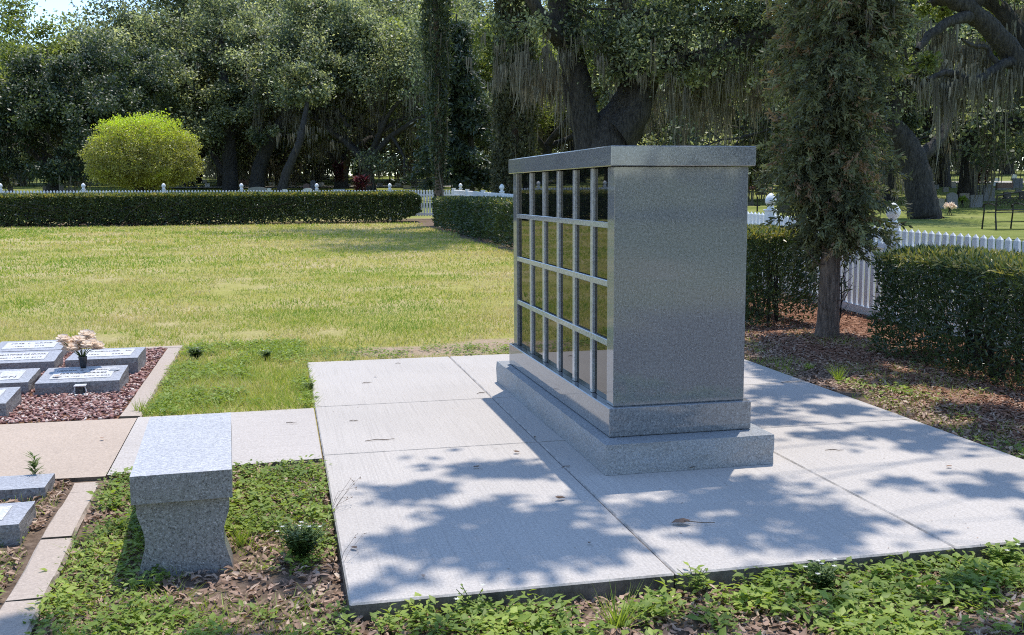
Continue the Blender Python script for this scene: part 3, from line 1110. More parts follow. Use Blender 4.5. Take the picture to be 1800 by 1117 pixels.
def tufts(C_, n, rad, Ln):
    """strands of hanging tufts: longest in the middle of each"""
    q = RNG.normal(0, .5, (len(C_), n, 3)) * np.array([1, 1, .5])
    d = np.linalg.norm(q[:, :, :2], axis=2)
    P = np.repeat(C_[:, None, :], n, 1) + q * rad * (.6 + .5 * Ln[:, None, None])
    ln = Ln[:, None] * np.clip(1.1 - .75 * d, .15, 1.1) * RNG.uniform(.6, 1, d.shape)
    return P.reshape(-1, 3), ln.ravel()


# ---- eastern red cedar in front of the fence
cd = thing('cedar_tree', 'shaggy red cedar with a bare lower trunk between the two hedges', 'tree', (3.035, 3.444, float(gz(3.035, 3.444))))
base = np.array(cd.location)
tp = [(0, 0, -.1), (.015, 0, .15), (.03, .02, .6), (.05, .05, 1.2), (.075, .08, 2.0), (.06, .09, 3.2), (.1, .1, 4.6), (.1, .1, 6.0)]
P_, R_ = smooth_path(tp, [.12, .092, .080, .072, .062, .05, .04, .015], 5)
V, F = tube_arrays([(P_, R_)], 12)
link('trunk', make_mesh('trunk', V, F, M['bark_cedar'], smooth=True), cd)
br, ends = [], []
for q in range(150):
    z = .86 + 4.9 * (q / 150) ** 1.1
    a = RNG.uniform(0, 2 * PI)
    if z < 1.12:
        a = RNG.normal(-.35, .7)
    Rr = np.interp(z, [.8, 1.0, 1.4, 2.0, 3.2, 4.5, 6], [.22, .30, .36, .42, .42, .36, .1]) * RNG.uniform(.65, 1.15)
    c = np.array([np.interp(z, P_[:, 2], P_[:, 0]) - .07 * float(sstep(2.8, 1.4, z)), np.interp(z, P_[:, 2], P_[:, 1]), z])
    e1 = c + np.array([math.cos(a) * Rr * .5, math.sin(a) * Rr * .5, .05])
    e2 = c + np.array([math.cos(a) * Rr, math.sin(a) * Rr, RNG.uniform(-.12, .18)])
    br.append((np.array([c, e1, e2]), np.array([.013, .008, .003])))
    for t in (.22, .4, .6, .8, 1.0):
        ends.append(c + (e2 - c) * t)
for s in ((-.35, .1, 1.0), (-.28, -.05, .72), (.25, -.1, .8), (-.2, -.1, .35), (.16, -.1, .42)):
    z0 = s[2] - .1
    c = np.array([np.interp(z0, P_[:, 2], P_[:, 0]), np.interp(z0, P_[:, 2], P_[:, 1]), z0])
    br.append((np.array([c, c + np.array([s[0] * .5, s[1], .01]), c + np.array([s[0], s[1], .16])]), np.array([.008, .006, .002])))
V, F = tube_arrays(br, 5)
link('branches', make_mesh('branches', V, F, M['bark_cedar'], smooth=True), cd)
ends = np.array(ends)
ns = 5800
cl = ends[RNG.integers(0, len(ends), 560)] + RNG.normal(0, .05, (560, 3))
idx = RNG.integers(0, 560, ns)
Sc = cl[idx] + RNG.normal(0, .068, (ns, 3)) * np.array([1, 1, 1.6])
ctn = RNG.normal(0, .16, 560)[idx]
out = Sc - np.stack([np.interp(Sc[:, 2], P_[:, 2], P_[:, 0]), np.interp(Sc[:, 2], P_[:, 2], P_[:, 1]), Sc[:, 2]], 1)
Sd = unit(unit(out + 1e-6) * .5 + rdirs(ns) * .5 + np.array([0, 0, -.45]))
nl = 26
t = RNG.uniform(0, 1, (ns, nl))
Pl = Sc[:, None, :] + Sd[:, None, :] * (t * .16)[:, :, None] + RNG.normal(0, .018, (ns, nl, 3)) * (1.1 - t)[:, :, None]
Pl = Pl.reshape(-1, 3)
Dl = unit(Sd[:, None, :] + RNG.normal(0, .55, (ns, nl, 3))).reshape(-1, 3)
N_ = rdirs(len(Pl))
S_ = unit(np.cross(Dl, N_))
Ll, Wl = .050 * RNG.uniform(.6, 1.4, (len(Pl), 1)), .015 * RNG.uniform(.7, 1.4, (len(Pl), 1))
V = np.stack([Pl, Pl + Dl * Ll * .45 + S_ * Wl * .5, Pl + Dl * Ll, Pl + Dl * Ll * .45 - S_ * Wl * .5], 1).reshape(-1, 3)
tn = np.repeat(RNG.beta(2, 2, ns) * .8 + ctn + (RNG.random(ns) < .05 + .16 * (Sc[:, 0] > .2)) * .35, nl) + RNG.normal(0, .08, len(Pl))
link('foliage', make_mesh('foliage', V, np.arange(4 * len(Pl)).reshape(-1, 4), M['cedar'], np.clip(tn, 0, 1)), cd)['kind'] = 'stuff'
hi = ends[(ends[:, 2] > 1.2) & (ends[:, 2] < 4.5)]
wts = np.clip(hi[:, 2] - 1.0, .1, 2) ** 2
pm = hi[RNG.choice(len(hi), 300, p=wts / wts.sum())] + RNG.normal(0, .06, (300, 3))
pm, lnm = tufts(pm, 14, .07, RNG.gamma(2.2, .09, 300) + .06)
V, F = ribbons(pm, lnm, RNG.uniform(.009, .026, len(pm)))
link('spanish_moss', make_mesh('spanish_moss', V, F, M['moss'], np.repeat(RNG.beta(2, 1.6, len(pm)), 3)), cd)['kind'] = 'stuff'
# dry sprig leaning at its foot
sp = thing('dead_branch', 'dry grey twiggy branch leaning beside the cedar trunk', 'branch', (3.16, 3.50, float(gz(3.16, 3.5))))
pa = [(np.array([(0, 0, -.02), (.04, .0, .2), (.055, .03, .46), (.09, .03, .62)]), np.array([.008, .007, .005, .002]))]
for q in range(26):
    z = RNG.uniform(.08, .55)
    b0 = np.array([.08 * z / .5, .02 * z, z])
    pa.append((np.array([b0, b0 + np.array([RNG.normal(0, .05), RNG.normal(0, .05), .07]), b0 + np.array([RNG.normal(0, .05), RNG.normal(0, .05), .13])]), np.array([.003, .0022, .001])))
V, F = tube_arrays(pa, 4)
link('twigs', make_mesh('twigs', V, F, M['bark']), sp)


# ------------------------------------------------------------------ oaks
def grow(p, d, Ln, r, lev, out, tips, rnd, maxlev=3):
    n = 5
    P = [p]
    dd = d
    for k in range(n):
        dd = unit(dd + rnd.normal(0, .16, 3) + np.array([0, 0, .05 if lev else .0]))
        P.append(P[-1] + dd * Ln / n)
    P = np.array(P)
    R = r * (1 - .6 * np.arange(n + 1) / n)
    out.append((P, R))
    if lev >= maxlev - 1:
        tips.append((P[-1], lev))
        tips.append((P[3], lev))
    if lev < maxlev:
        for c in range(rnd.integers(3, 5)):
            k = rnd.integers(2, n + 1)
            ax = unit(np.cross(dd, rnd.normal(size=3)))
            th = rnd.uniform(.5, 1.05)
            nd = unit(dd * math.cos(th) + ax * math.sin(th) + np.array([0, 0, .1]))
            grow(P[k], nd, Ln * rnd.uniform(.55, .75), R[k] * .62, lev + 1, out, tips, rnd, maxlev)


def leaf_cloud(centers, radii, per, L, W, flat_=.62):
    n = len(centers)
    C_ = np.repeat(np.asarray(centers), per, 0)

    Rr = np.repeat(np.asarray(radii), per)
    q = RNG.normal(0, .5, (n * per, 3))
    P = C_ + q * Rr[:, None] * np.array([1, 1, flat_])
    V, F = cards(P, L, W, .95, .1)
    ctint = np.repeat(RNG.normal(0, .17, n), per)
    tint = np.clip(RNG.beta(1.3, 2.0, n * per) + ctint, 0, 1)
    return V, F, tint


def oak_meshes(seed, trunk, spread, tr, nmain, per, L=.25, W=.15, mossn=900, leafmat='oak_leaf', el=(.35, 1.0)):
    rnd = np.random.default_rng(seed)
    paths, tips = [], []
    P, R = smooth_path([(0, 0, -.4), (.0, .0, .3), (.1, .05, trunk * .5), (.15, .1, trunk)], [tr * 1.7, tr * 1.15, tr, tr * .95], 4)
    paths.append((P, R))
    top = P[-1]
    for q in range(nmain):
        a = q * 2 * PI / nmain + rnd.uniform(-.5, .5)
        e_ = rnd.uniform(*el)
        d = np.array([math.cos(a) * math.cos(e_), math.sin(a) * math.cos(e_), math.sin(e_)])
        grow(top - np.array([0, 0, rnd.uniform(0, .6)]), d, spread * rnd.uniform(.45, .6), tr * .62, 0, paths, tips, rnd)
    V, F = tube_arrays(paths, 7)
    tm = make_mesh('trunk', V, F, M['bark'], smooth=True)
    T = np.array([t_[0] for t_ in tips])
    T = T[T[:, 2] > trunk * .75]
    rr = rnd.uniform(.55, 1.15, len(T)) * spread / 11
    V, F, tint = leaf_cloud(T, rr, per, L, W)
    lm = make_mesh('crown', V, F, M[leafmat], tint)
    nP = mossn
    pts = np.concatenate([p_[2:] for p_, r_ in paths[1:] if r_[0] < tr * .5])
    pts = pts[pts[:, 2] < np.quantile(pts[:, 2], .6)]
    pp = pts[rnd.integers(0, len(pts), nP // 12)]
    pp, ln = tufts(pp, 12, .30, rnd.gamma(2.2, .75, len(pp)) + .4)
    V, F = ribbons(pp, ln, rnd.uniform(.04, .13, len(pp)))
    mm = make_mesh('spanish_moss', V, F, M['moss'], np.repeat(rnd.beta(2, 2, len(pp)), 3))
    return tm, lm, mm


def oak(label, ms, u, r, rz, sc, name='oak_tree', zoff=0.0, group='live oaks beyond the fences'):
    x, y, z = at(u, r)
    t = thing(name, label, 'tree', (x, y, z + zoff), rz, group)
    t.scale = sc if isinstance(sc, tuple) else (sc, sc, sc)
    link('trunk', ms[0], t)
    link('crown', ms[1], t)['kind'] = 'stuff'
    link('spanish_moss', ms[2], t)['kind'] = 'stuff'
    return t


OA = oak_meshes(101, 3.4, 13.0, .46, 5, 90)
OB = oak_meshes(102, 2.6, 13.5, .5, 5, 90, mossn=4200)
OC = oak_meshes(103, 3.0, 11.0, .40, 4, 110, leafmat='oak_lime', mossn=2400)
OD = oak_meshes(104, 2.0, 12.0, .45, 5, 90, leafmat='oak_leaf', el=(.1, .9), mossn=5200)
OE = oak_meshes(105, 1.1, 7.5, .32, 5, 190, leafmat='dark_leaf', el=(-.15, 1.1), mossn=300, L=.17, W=.10)
oak('tall oak rising behind the thick straight trunked oak', OA, 395, 80, 2.9, 1.1)
oak('oak with a short dark trunk seen just right of the golden shrub', OB, 330, 76, 4.4, .9)
oak('grey green oak standing behind and above the golden shrub', OD, 345, 90, 5.3, 1.12)
oak('oak at the left edge below the patch of blue sky', OC, -45, 80, 1.0, 1.2)
oak('sunlit lime oak cut by the left edge', OC, -90, 60, 3.0, .8)
oak('huge dark evergreen drooping to the ground left of the golden shrub', OE, 92, 58, .5, 1.05, 'evergreen_tree', group=None)
oak('grey green oak standing above the dark evergreen', OD, 130, 82, 4.1, .78)
oak('moss hung oak behind the red leaved plants', OD, 600, 74, .2, 1.0)
oak('oak between the leaning oak and the narrow cypress', OB, 650, 66, 3.3, .78)
oak('oak behind the dark narrow cypress', OB, 720, 88, .9, 1.05)
oak('oak closing the view behind the dark conifer', OA, 820, 95, 2.0, 1.15)
oak('lime leaved oak seen between the cypress and the big forked oak', OC, 960, 66, .7, .95)
oak('lime leaved oak behind the big forked oak', OC, 1130, 75, 2.4, 1.0)
oak('moss hung oak above the right side of the columbarium', OD, 1250, 62, 3.6, .85)
oak('oak standing left of the cedar crown', OB, 1330, 92, 5.1, 1.05)
oak('oak hidden in part by the cedar crown', OA, 1480, 80, 3.3, 1.0)
oak('slim dark trunked oak just right of the cedar', OD, 1583, 62, .5, .8)
oak('twin forked oak hung with grey moss right of the leaning oak', OB, 1658, 64, 1.3, .8)
oak('lime leaved oak at the right edge behind the iron bench', OC, 1830, 56, 4.0, .72)
oak('tall oak shading the graves between the leaning oak and the iron bench', OA, 1700, 47, 4.0, .85)
oak('oak rising behind the leaning oak trunk', OD, 1560, 46, 2.4, .85)
oak('oak just right of the picture behind the iron bench', OA, 1905, 42, 1.2, .8)
oak('far oak with a short forked trunk behind the headstones', OD, 1690, 98, 2.7, 1.0)
oak('far thick trunked oak behind the red headstone', OB, 1770, 96, 0.3, 1.0)
for lab_, ms_, bx, by in (('unseen oak added behind the camera to darken the polished end face', OB, 15.5, -31.0), ('second unseen oak added behind the camera, left of the first', OA, 8.0, -34.0)):  # unseen oaks added to darken the reflection in the columbarium end wall
    t = oak(lab_, ms_, 900, 30, 1.0, .9)
    t.location = (bx, by, float(gz(bx, by)))
oak('tall oak at the very back, topping the left third', OD, 455, 98, 1.1, 1.55)
oak('tall oak at the very back behind the moss hung oaks', OA, 640, 100, 2.6, 1.5)
oak('tall oak at the very back behind the forked oak', OB, 1010, 100, .6, 1.45)
oak('tall oak at the very back left of the cedar', OD, 1290, 100, 3.9, 1.5)
far_lab = 'far oak in the wooded backdrop of the cemetery'
k = 0
for u, r in ((-60, 125), (60, 130), (170, 128), (300, 132), (420, 126), (540, 130), (650, 124), (760, 132), (880, 128), (1000, 130), (1120, 126), (1240, 132), (1360, 128), (1480, 130), (1600, 126), (1720, 132), (1840, 128), (-190, 110), (-330, 100), (1960, 110), (560, 104), (1060, 104), (1420, 110)):
    oak(far_lab, (OA, OB, OD, OC)[k % 4 if k % 5 else 2], u, r, k * 1.7, 1.0 + .1 * math.sin(k * 2.1) - (.28 if u < 180 else 0) , group='far oaks of the backdrop')
    k += 1


# the far wood: one mass of foliage closing every gap
n = 70000
a = RNG.uniform(math.radians(-50), math.radians(66), n)
r = RNG.uniform(134, 150, n)
zc = RNG.beta(1.1, 1.6, n) * 15
keep = zc < 7 + 9 * fnoise(a * 60, zc * .3, 5, 91)
a, r, zc = a[keep], r[keep], zc[keep]
x, y = CAM[0] + r * np.sin(a), CAM[1] + r * np.cos(a)
V, F = cards(np.stack([x, y, terr(x, y) + zc], 1), .9, .55, .4)
tag(link('far_woods', make_mesh('far_woods', V, F, M['oak_leaf'], np.clip(RNG.beta(2, 2.6, len(F)) + .5 * (fnoise(a * 60, zc, 3, 92) - .5), 0, 1))), 'far wood closing the view behind the cemetery', 'woods', kind='stuff')


def px_tree(name, label, r, limbs, clumps, per, L, W, moss, mat='oak_leaf', bark_='bark'):
    """a nearer oak: limbs as lists of (column, row, extra distance, radius), leaf masses as (column, row, extra distance, radius)"""
    x, y, z = at(limbs[0][0][0], r + limbs[0][0][2])
    t = thing(name, label, 'tree', (x, y, z), 0, 'live oaks beyond the fences')
    o = np.array([x, y, z])
    paths = []
    for lb in limbs:
        P, R = smooth_path([dep(a, b_, r + dr) - o for a, b_, dr, _ in lb], [q[3] for q in lb], 5)
        paths.append((P + RNG.normal(0, .012, P.shape), R * (1 + RNG.normal(0, .02, len(R)))))
    V, F = tube_arrays(paths, 12)
    link('trunk', make_mesh('trunk', V, F, M[bark_], smooth=True), t)
    C_, rr = [], []
    twigs = []
    for a, b_, dr, q in clumps:
        c = dep(a, b_, r + dr) - o
        m_ = max(3, int(q * 6))
        for e_ in range(m_):
            C_.append(c + RNG.normal(0, .5, 3) * q * np.array([1, 1, .7]))
            rr.append(q * RNG.uniform(.35, .6))
            twigs.append((np.array([c + RNG.normal(0, .1, 3), (c + C_[-1]) / 2 + RNG.normal(0, .1, 3), C_[-1]]), np.array([.035, .022, .008])))
    V, F = tube_arrays(twigs, 5)
    link('branches', make_mesh('branches', V, F, M[bark_], smooth=True), t)
    V, F, tint = leaf_cloud(C_, rr, per, L, W, .8)
    link('crown', make_mesh('crown', V, F, M[mat], tint), t)['kind'] = 'stuff'
    pts = []
    for a, b_, dr, q, n in moss:
        c = dep(a, b_, r + dr) - o
        n = max(8, int(n * .75))
        pts.append(c + RNG.normal(0, 1, (n, 3)) * np.array([q, q * .6, q * .45]))
    if pts:
        pts = np.concatenate(pts)
        grp, ln = tufts(pts, 12, .17, RNG.gamma(2.0, .3, len(pts)) + .2)
        V, F = ribbons(grp, ln, RNG.uniform(.025, .085, len(grp)))
        link('spanish_moss', make_mesh('spanish_moss', V, F, M['moss'], np.repeat(RNG.beta(2, 2, len(grp)), 3)), t)['kind'] = 'stuff'
    return t


# three oaks whose trunks stand out beyond the far fence
px_tree('oak_tree', 'oak with a thick straight trunk right of the golden shrub', 68,
        [[(405, 346, 0, .66), (405, 330, 0, .54), (404, 290, 0, .49), (401, 240, 0, .45), (398, 190, 0, .36), (392, 120, .5, .26), (388, 30, 1, .14)],
         [(402, 245, 0, .3), (425, 200, 1, .24), (450, 140, 2, .16)], [(400, 235, 0, .28), (365, 190, -1, .22), (330, 150, -2, .15), (300, 140, -2.5, .1)], [(404, 320, 0, .26), (382, 285, 1, .2), (370, 262, 1.6, .16)]],
        [(400, 190, -1, 1.5), (360, 180, -2, 1.6), (325, 150, -2, 1.7), (435, 165, 0, 1.5), (465, 130, 1, 1.6), (400, 110, 0, 1.8), (345, 90, -1, 1.9), (290, 130, -3, 1.6), (450, 70, 0, 1.8), (390, 40, 1, 2), (310, 50, 0, 2), (380, 228, -2, .9), (300, 190, 0, 1.1)],
        330, .22, .13, [(350, 195, -1, 1.2, 26), (440, 190, 0, 1.0, 22), (325, 110, -2, 1.2, 24)])
px_tree('oak_tree', 'oak with a trunk leaning right over the middle of the far fence', 67,
        [[(452, 346, 0, .62), (452, 325, 0, .50), (456, 295, 0, .46), (472, 255, 0, .43), (492, 222, 0, .40), (510, 190, 0, .36), (524, 165, 0, .30), (545, 110, .6, .22), (560, 30, 1, .14)],
         [(522, 170, 0, .25), (560, 178, -1, .2), (595, 200, -1.6, .15), (612, 225, -2, .1)], [(512, 190, 0, .2), (500, 120, 1, .18), (490, 50, 1.6, .12)], [(565, 178, -1, .15), (605, 165, -1.5, .11), (650, 178, -2, .07)]],
        [(500, 150, -1, 1.5), (540, 120, -1, 1.7), (580, 150, -2, 1.4), (525, 60, 0, 1.9), (585, 70, -1, 1.9), (480, 100, 0, 1.7), (620, 120, -2, 1.6), (640, 60, 0, 1.8), (560, 10, 0, 2), (455, 230, -1, .8), (660, 160, -1, 1.1)],
        330, .22, .13, [(545, 200, -1, 1.3, 50), (590, 215, -1.6, 1.2, 44), (520, 215, -.5, .8, 24), (610, 180, -2, 1.0, 30), (560, 110, -2, 1.2, 26)])
px_tree('oak_tree', 'dark slim oak leaning right above the far fence', 60,
        [[(494, 350, 0, .36), (497, 330, 0, .28), (503, 305, 0, .26), (514, 280, 0, .24), (524, 255, 0, .22), (534, 215, .3, .17), (545, 150, .8, .1)]],
        [(540, 170, 1.5, 1.2), (560, 140, 1, 1.3), (520, 140, 2, 1.2)], 260, .20, .12, [(530, 240, 0, .8, 24)])
# big forked oak behind the columbarium
px_tree('oak_tree', 'massive forked oak rising straight behind the columbarium', 27,
        [[(1072, 345, 0, .95), (1070, 290, 0, .80), (1072, 250, 0, .72), (1100, 205, 0, .60), (1120, 160, 0, .52), (1128, 120, .2, .42), (1105, 60, .4, .34), (1098, 0, .6, .30), (1094, -120, 1, .2)],
         [(1045, 300, 0, .45), (1034, 240, -.2, .40), (1018, 170, -.3, .37), (1005, 100, -.4, .34), (988, 40, -.6, .30), (975, -30, -1, .24), (950, -140, -1.6, .15)],
         [(1118, 165, 0, .40), (1150, 128, -.4, .27), (1200, 112, -.8, .22), (1270, 92, -1.2, .21), (1340, 60, -1.6, .22), (1400, 35, -2, .2), (1470, -20, -2.5, .14)],
         [(1122, 130, .2, .3), (1085, 90, .6, .2), (1078, 20, .9, .2), (1080, -90, 1.2, .13)],
         [(1000, 90, -.4, .24), (960, 40, -1.4, .18), (925, -10, -2, .12)],
         [(1085, 235, -.5, .42), (1118, 200, -.5, .36), (1126, 165, -.5, .3)]],
        [(1060, 70, -.8, 1.1), (1140, 60, -1, 1.2), (1180, 80, -1.2, 1.1), (1230, 40, -1.4, 1.3), (1290, 30, -1.6, 1.3), (1330, 90, -1, 1.0), (1390, 70, -1.5, 1.1), (1360, 10, -2, 1.3), (1020, 20, -1, 1.2), (1100, 120, -.9, .75), (1150, 20, 0, 1.2),
         (940, 40, -1.5, .9), (1260, 130, 0, .8), (1200, 0, 0, 1.4), (1420, 130, 0, .7), (1080, -80, 0, 2.0), (1220, -90, 0, 2.0), (1350, -90, -1, 2.0), (960, -90, -1, 1.8), (1130, -220, 0, 2.4), (1300, -230, 0, 2.4), (900, -200, -1, 2.2), (1450, -180, -1, 2.2), (1010, -320, 0, 2.4), (1200, -380, 0, 2.6), (770, -230, 0, 2.0), (830, -150, 0, 1.8), (690, -190, 2, 1.9), (790, -330, 1, 2.2), (620, -210, 3, 1.8), (880, -330, -1, 2.0), (880, -420, -3, 1.9), (800, -480, -4, 1.8)],
        260, .12, .07, [(1215, 150, .5, 1.0, 40), (1290, 150, .5, 1.0, 40), (1180, 175, 1, .7, 30), (1340, 140, 0, .8, 30), (930, 130, 0, .5, 30), (1190, 125, 0, 1.0, 60), (1260, 110, -1, 1.0, 70), (1330, 90, -1, .9, 50), (960, 90, -1, .8, 60), (970, 140, 2, .6, 50), (1120, 120, 0, .5, 20), (1060, 30, 0, 1.2, 50), (1170, 60, .5, .8, 30)])
# leaning oak right of the cedar
px_tree('oak_tree', 'dark oak leaning left just beyond the white fence, right of the cedar', 33,
        [[(1629, 398, 0, .60), (1626, 382, 0, .52), (1618, 335, 0, .47), (1606, 285, 0, .44), (1585, 245, 0, .41), (1562, 218, 0, .38), (1530, 170, .3, .33), (1500, 110, .6, .3), (1480, 20, 1, .24), (1470, -100, 1.5, .15)],
         [(1605, 280, 0, .3), (1630, 265, .3, .22), (1655, 240, .6, .17), (1670, 200, 1, .13)],
         [(1560, 215, 0, .3), (1600, 150, -.5, .2), (1640, 90, -1, .15), (1660, 20, -1.4, .1)]],
        [(1560, 170, 0, 1.2), (1610, 130, -.5, 1.0), (1520, 60, 0, 1.5), (1600, 40, -.5, 1.3), (1590, 205, .3, .7), (1480, -60, 0, 2.2), (1600, -80, -1, 2.2), (1400, -160, 0, 2.2), (1560, -240, 0, 2.6)],
        260, .14, .08, [(1600, 140, 0, 1.0, 60), (1640, 110, -.6, .8, 50), (1560, 120, 0, 1.0, 50)])
# oak whose trunk stands right of the picture, its limbs crossing the upper right corner
px_tree('oak_tree', 'oak at the right edge with heavy arched limbs crossing the upper corner', 21,
        [[(1895, 395, 0, 0.391), (1880, 300, 0, 0.323), (1845, 200, 0, 0.281), (1800, 122, 0, 0.246), (1750, 60, -.2, 0.204), (1712, 24, -.3, 0.196), (1680, 2, -.5, 0.162), (1620, -25, -.7, 0.128)],
         [(1840, 190, 0, 0.255), (1815, 90, .6, 0.187), (1760, 20, .8, 0.170), (1725, -20, 1, 0.153), (1700, -90, 1.2, 0.119)],
         [(1712, 26, -.3, 0.136), (1672, 38, -.6, 0.102), (1640, 58, -.8, 0.093), (1612, 88, -1, 0.060)],
         [(1790, 110, 0, 0.128), (1765, 112, -.3, 0.102), (1735, 132, -.5, 0.093), (1706, 144, -.7, 0.085), (1680, 131, -.9, 0.076), (1655, 130, -1, 0.060), (1632, 142, -1.1, 0.043)],
         [(1752, 112, -.4, 0.060), (1735, 85, -.4, 0.047), (1715, 82, -.5, 0.043), (1690, 70, -.7, 0.025)],
         [(1720, 0, -.3, 0.170), (1690, -3, -.3, 0.153), (1640, 2, 0, 0.119)]],
        [(1650, 15, .9, .4), (1735, 50, 1.6, .35), (1600, 100, -.6, .5), (1760, 92, 1.2, .25), (1785, 45, 1.8, .35), (1750, -50, .6, .8), (1680, -70, 0, 1.0), (1850, -60, 0, 1.4), (1600, -100, -1, 1.3), (1780, -200, 0, 1.8), (1900, -240, 0, 2), (1650, -260, -.5, 1.8), (1930, 60, 0, 1.0)],
        240, .11, .062, [(1690, 85, .9, .35, 40), (1690, 148, -.7, .4, 36), (1650, 142, -1, .25, 24), (1740, 132, -.4, .25, 14), (1790, 10, 1, .3, 20), (1715, 92, .6, .35, 26), (1660, 50, -.5, .25, 14)], 'oak_lime')
# oak bough over the pad: the tree stands right of the camera, out of the picture
SH = [(760, 850, 90, 26), (700, 868, 60, 14), (880, 832, 100, 22), (880, 895, 130, 34), (960, 930, 130, 38), (800, 955, 120, 30), (700, 962, 80, 16), (900, 990, 120, 20), (1020, 965, 70, 22), (645, 1048, 45, 13),
      (1150, 905, 90, 24), (1250, 885, 90, 20), (1340, 862, 110, 22), (1300, 925, 70, 18), (1400, 900, 90, 18), (1490, 920, 110, 22), (1570, 945, 120, 20), (1690, 850, 120, 16), (1600, 846, 50, 7), (1780, 890, 50, 30), (1740, 872, 70, 18), (1250, 950, 90, 14), (1400, 955, 80, 12), (1100, 955, 80, 12), (1560, 885, 80, 12), (1650, 918, 80, 13), (1710, 950, 60, 10), (1480, 962, 70, 9), (1180, 862, 50, 8), (720, 1012, 60, 9), (1010, 870, 50, 12),
      (1400, 690, 100, 16), (1345, 722, 40, 9), (1500, 722, 70, 10), (1440, 765, 60, 8), (1545, 760, 70, 9), (1625, 772, 70, 9), (1385, 655, 60, 10), (1490, 692, 70, 9), (1600, 785, 90, 7), (1360, 742, 60, 7),
      (1500, 650, 120, 24), (1600, 690, 150, 26), (1700, 735, 130, 26), (1770, 770, 60, 24), (1640, 640, 130, 22), (1450, 620, 60, 12),
      (1320, 1000, 80, 12), (1230, 1065, 50, 12), (1450, 1050, 60, 10), (1720, 1010, 70, 18), (1750, 1080, 80, 22), (720, 1098, 70, 10), (420, 1095, 150, 14), (240, 1108, 180, 12), (530, 985, 50, 18), (40, 1085, 60, 26), (330, 808, 46, 8), (1340, 1090, 60, 8)]
tree_pos = (6.4, -3.6)
t = thing('oak_tree', 'oak standing right of the picture whose high bough dapples the concrete pad', 'tree', (tree_pos[0], tree_pos[1], float(gz(*tree_pos))))
o3 = np.array(t.location)
Pl, cen = [], []
for u, v, du, dv in SH:
    c, a, b_ = flat(u, v), flat(u + du, v) - flat(u, v), flat(u, v - dv) - flat(u, v)
    area = PI * np.linalg.norm(a) * np.linalg.norm(b_)
    n = int(area * 1700)
    q = RNG.normal(0, .45, (n * 2, 2))
    G_ = c[None] + q[:, :1] * a[None] + q[:, 1:] * b_[None]
    nz_ = fnoise(G_[:, 0] * 1.0, G_[:, 1] * .8, .36, 55)
    G_ = G_[(nz_ > .445)][:n]
    hgt = RNG.uniform(5.6, 8.2, len(G_))
    Q = G_ + SUN[None] * (hgt / SUN[2])[:, None]
    Pl.append(Q)
    cen.append(c + SUN * (7.0 / SUN[2]))
Pl = np.concatenate(Pl) - o3
V, F = cards(Pl, .10, .06, .5)
link('crown', make_mesh('crown', V, F, M['oak_leaf'], RNG.beta(2, 2.4, len(F))), t)['kind'] = 'stuff'
P_, R_ = smooth_path([(0, 0, -.4), (0, 0, .4), (-.1, .1, 2.5), (-.3, .4, 4.2), (-.7, .9, 5.8)], [.75, .5, .42, .38, .3], 5)
paths = [(P_, R_)]
hub = np.array([4.7, 3.1, 7.3]) - o3
P_, R_ = smooth_path([P_[-1], (np.array([5.4, -.3, 6.9]) - o3), hub], [.28, .16, .09], 5)
paths.append((P_, R_))
for c in cen[::5]:
    e_ = c - o3
    k_ = RNG.integers(4, len(P_))
    paths.append(smooth_path([P_[k_], (P_[k_] + e_) / 2 + RNG.normal(0, .25, 3), e_], [.011, .007, .003], 4))
V, F = tube_arrays(paths, 6)
link('trunk', make_mesh('trunk', V, F, M['bark'], smooth=True), t)

# ------------------------------------------------------------------ other trees and shrubs
def column_tree(label, u, r, h, prof, n, L, W, mat, trunk_vis=.3, moss=200, name='cypress_tree'):
    x, y, z = at(u, r)
    t = thing(name, label, 'tree', (x, y, z))
    V, F = tube_arrays([smooth_path([(0, 0, -.3), (.02, 0, h * .3), (0, .03, h * .7), (0, 0, h)], [.16, .12, .08, .02], 4)], 8)
    link('trunk', make_mesh('trunk', V, F, M['bark_cedar'], smooth=True), t)
    zz = RNG.uniform(trunk_vis, 1, n) * h
    rr = np.interp(zz / h, [p[0] for p in prof], [p[1] for p in prof])
    a = RNG.uniform(0, 2 * PI, n)
    lump = .62 + .75 * fnoise(a * 1.0, zz, .8, int(u))
    q = np.sqrt(RNG.uniform(.12, 1, n)) * rr * lump
    P = np.stack([np.cos(a) * q, np.sin(a) * q, zz], 1)
    V, F = cards(P, L, W, .2, -.5)
    keep = fnoise(a * 1.5, zz, .5, int(u) + 2) > .3
    tint = np.clip(RNG.beta(2, 2.4, n) + .5 * (fnoise(a, zz, .7, 9) - .5), 0, 1)
    F, tint = F[keep], tint[keep]
    link('crown', make_mesh('crown', V, F, M[mat], tint), t)['kind'] = 'stuff'
    if moss:
        pm = P[RNG.integers(0, n, moss)] * np.array([1.05, 1.05, 1])
        V, F = ribbons(pm, RNG.uniform(.3, 1.2, moss), RNG.uniform(.03, .07, moss))
        link('spanish_moss', make_mesh('spanish_moss', V, F, M['moss'], np.repeat(RNG.beta(2, 2, moss), 3)), t)['kind'] = 'stuff'
    return t


column_tree('broad shaggy column of cypress left of the big forked oak', 905, 31, 9.5, [(0, .45), (.08, .75), (.4, .72), (.8, .55), (1, .1)], 34000, .13, .055, 'cypress', .03, 260)
column_tree('slim dark cypress with a bare lower trunk at the far hedge corner', 771, 31.2, 9.5, [(0, .05), (.14, .12), (.25, .3), (.5, .42), (.8, .42), (1, .1)], 15000, .12, .05, 'dark_leaf', .06, 120)
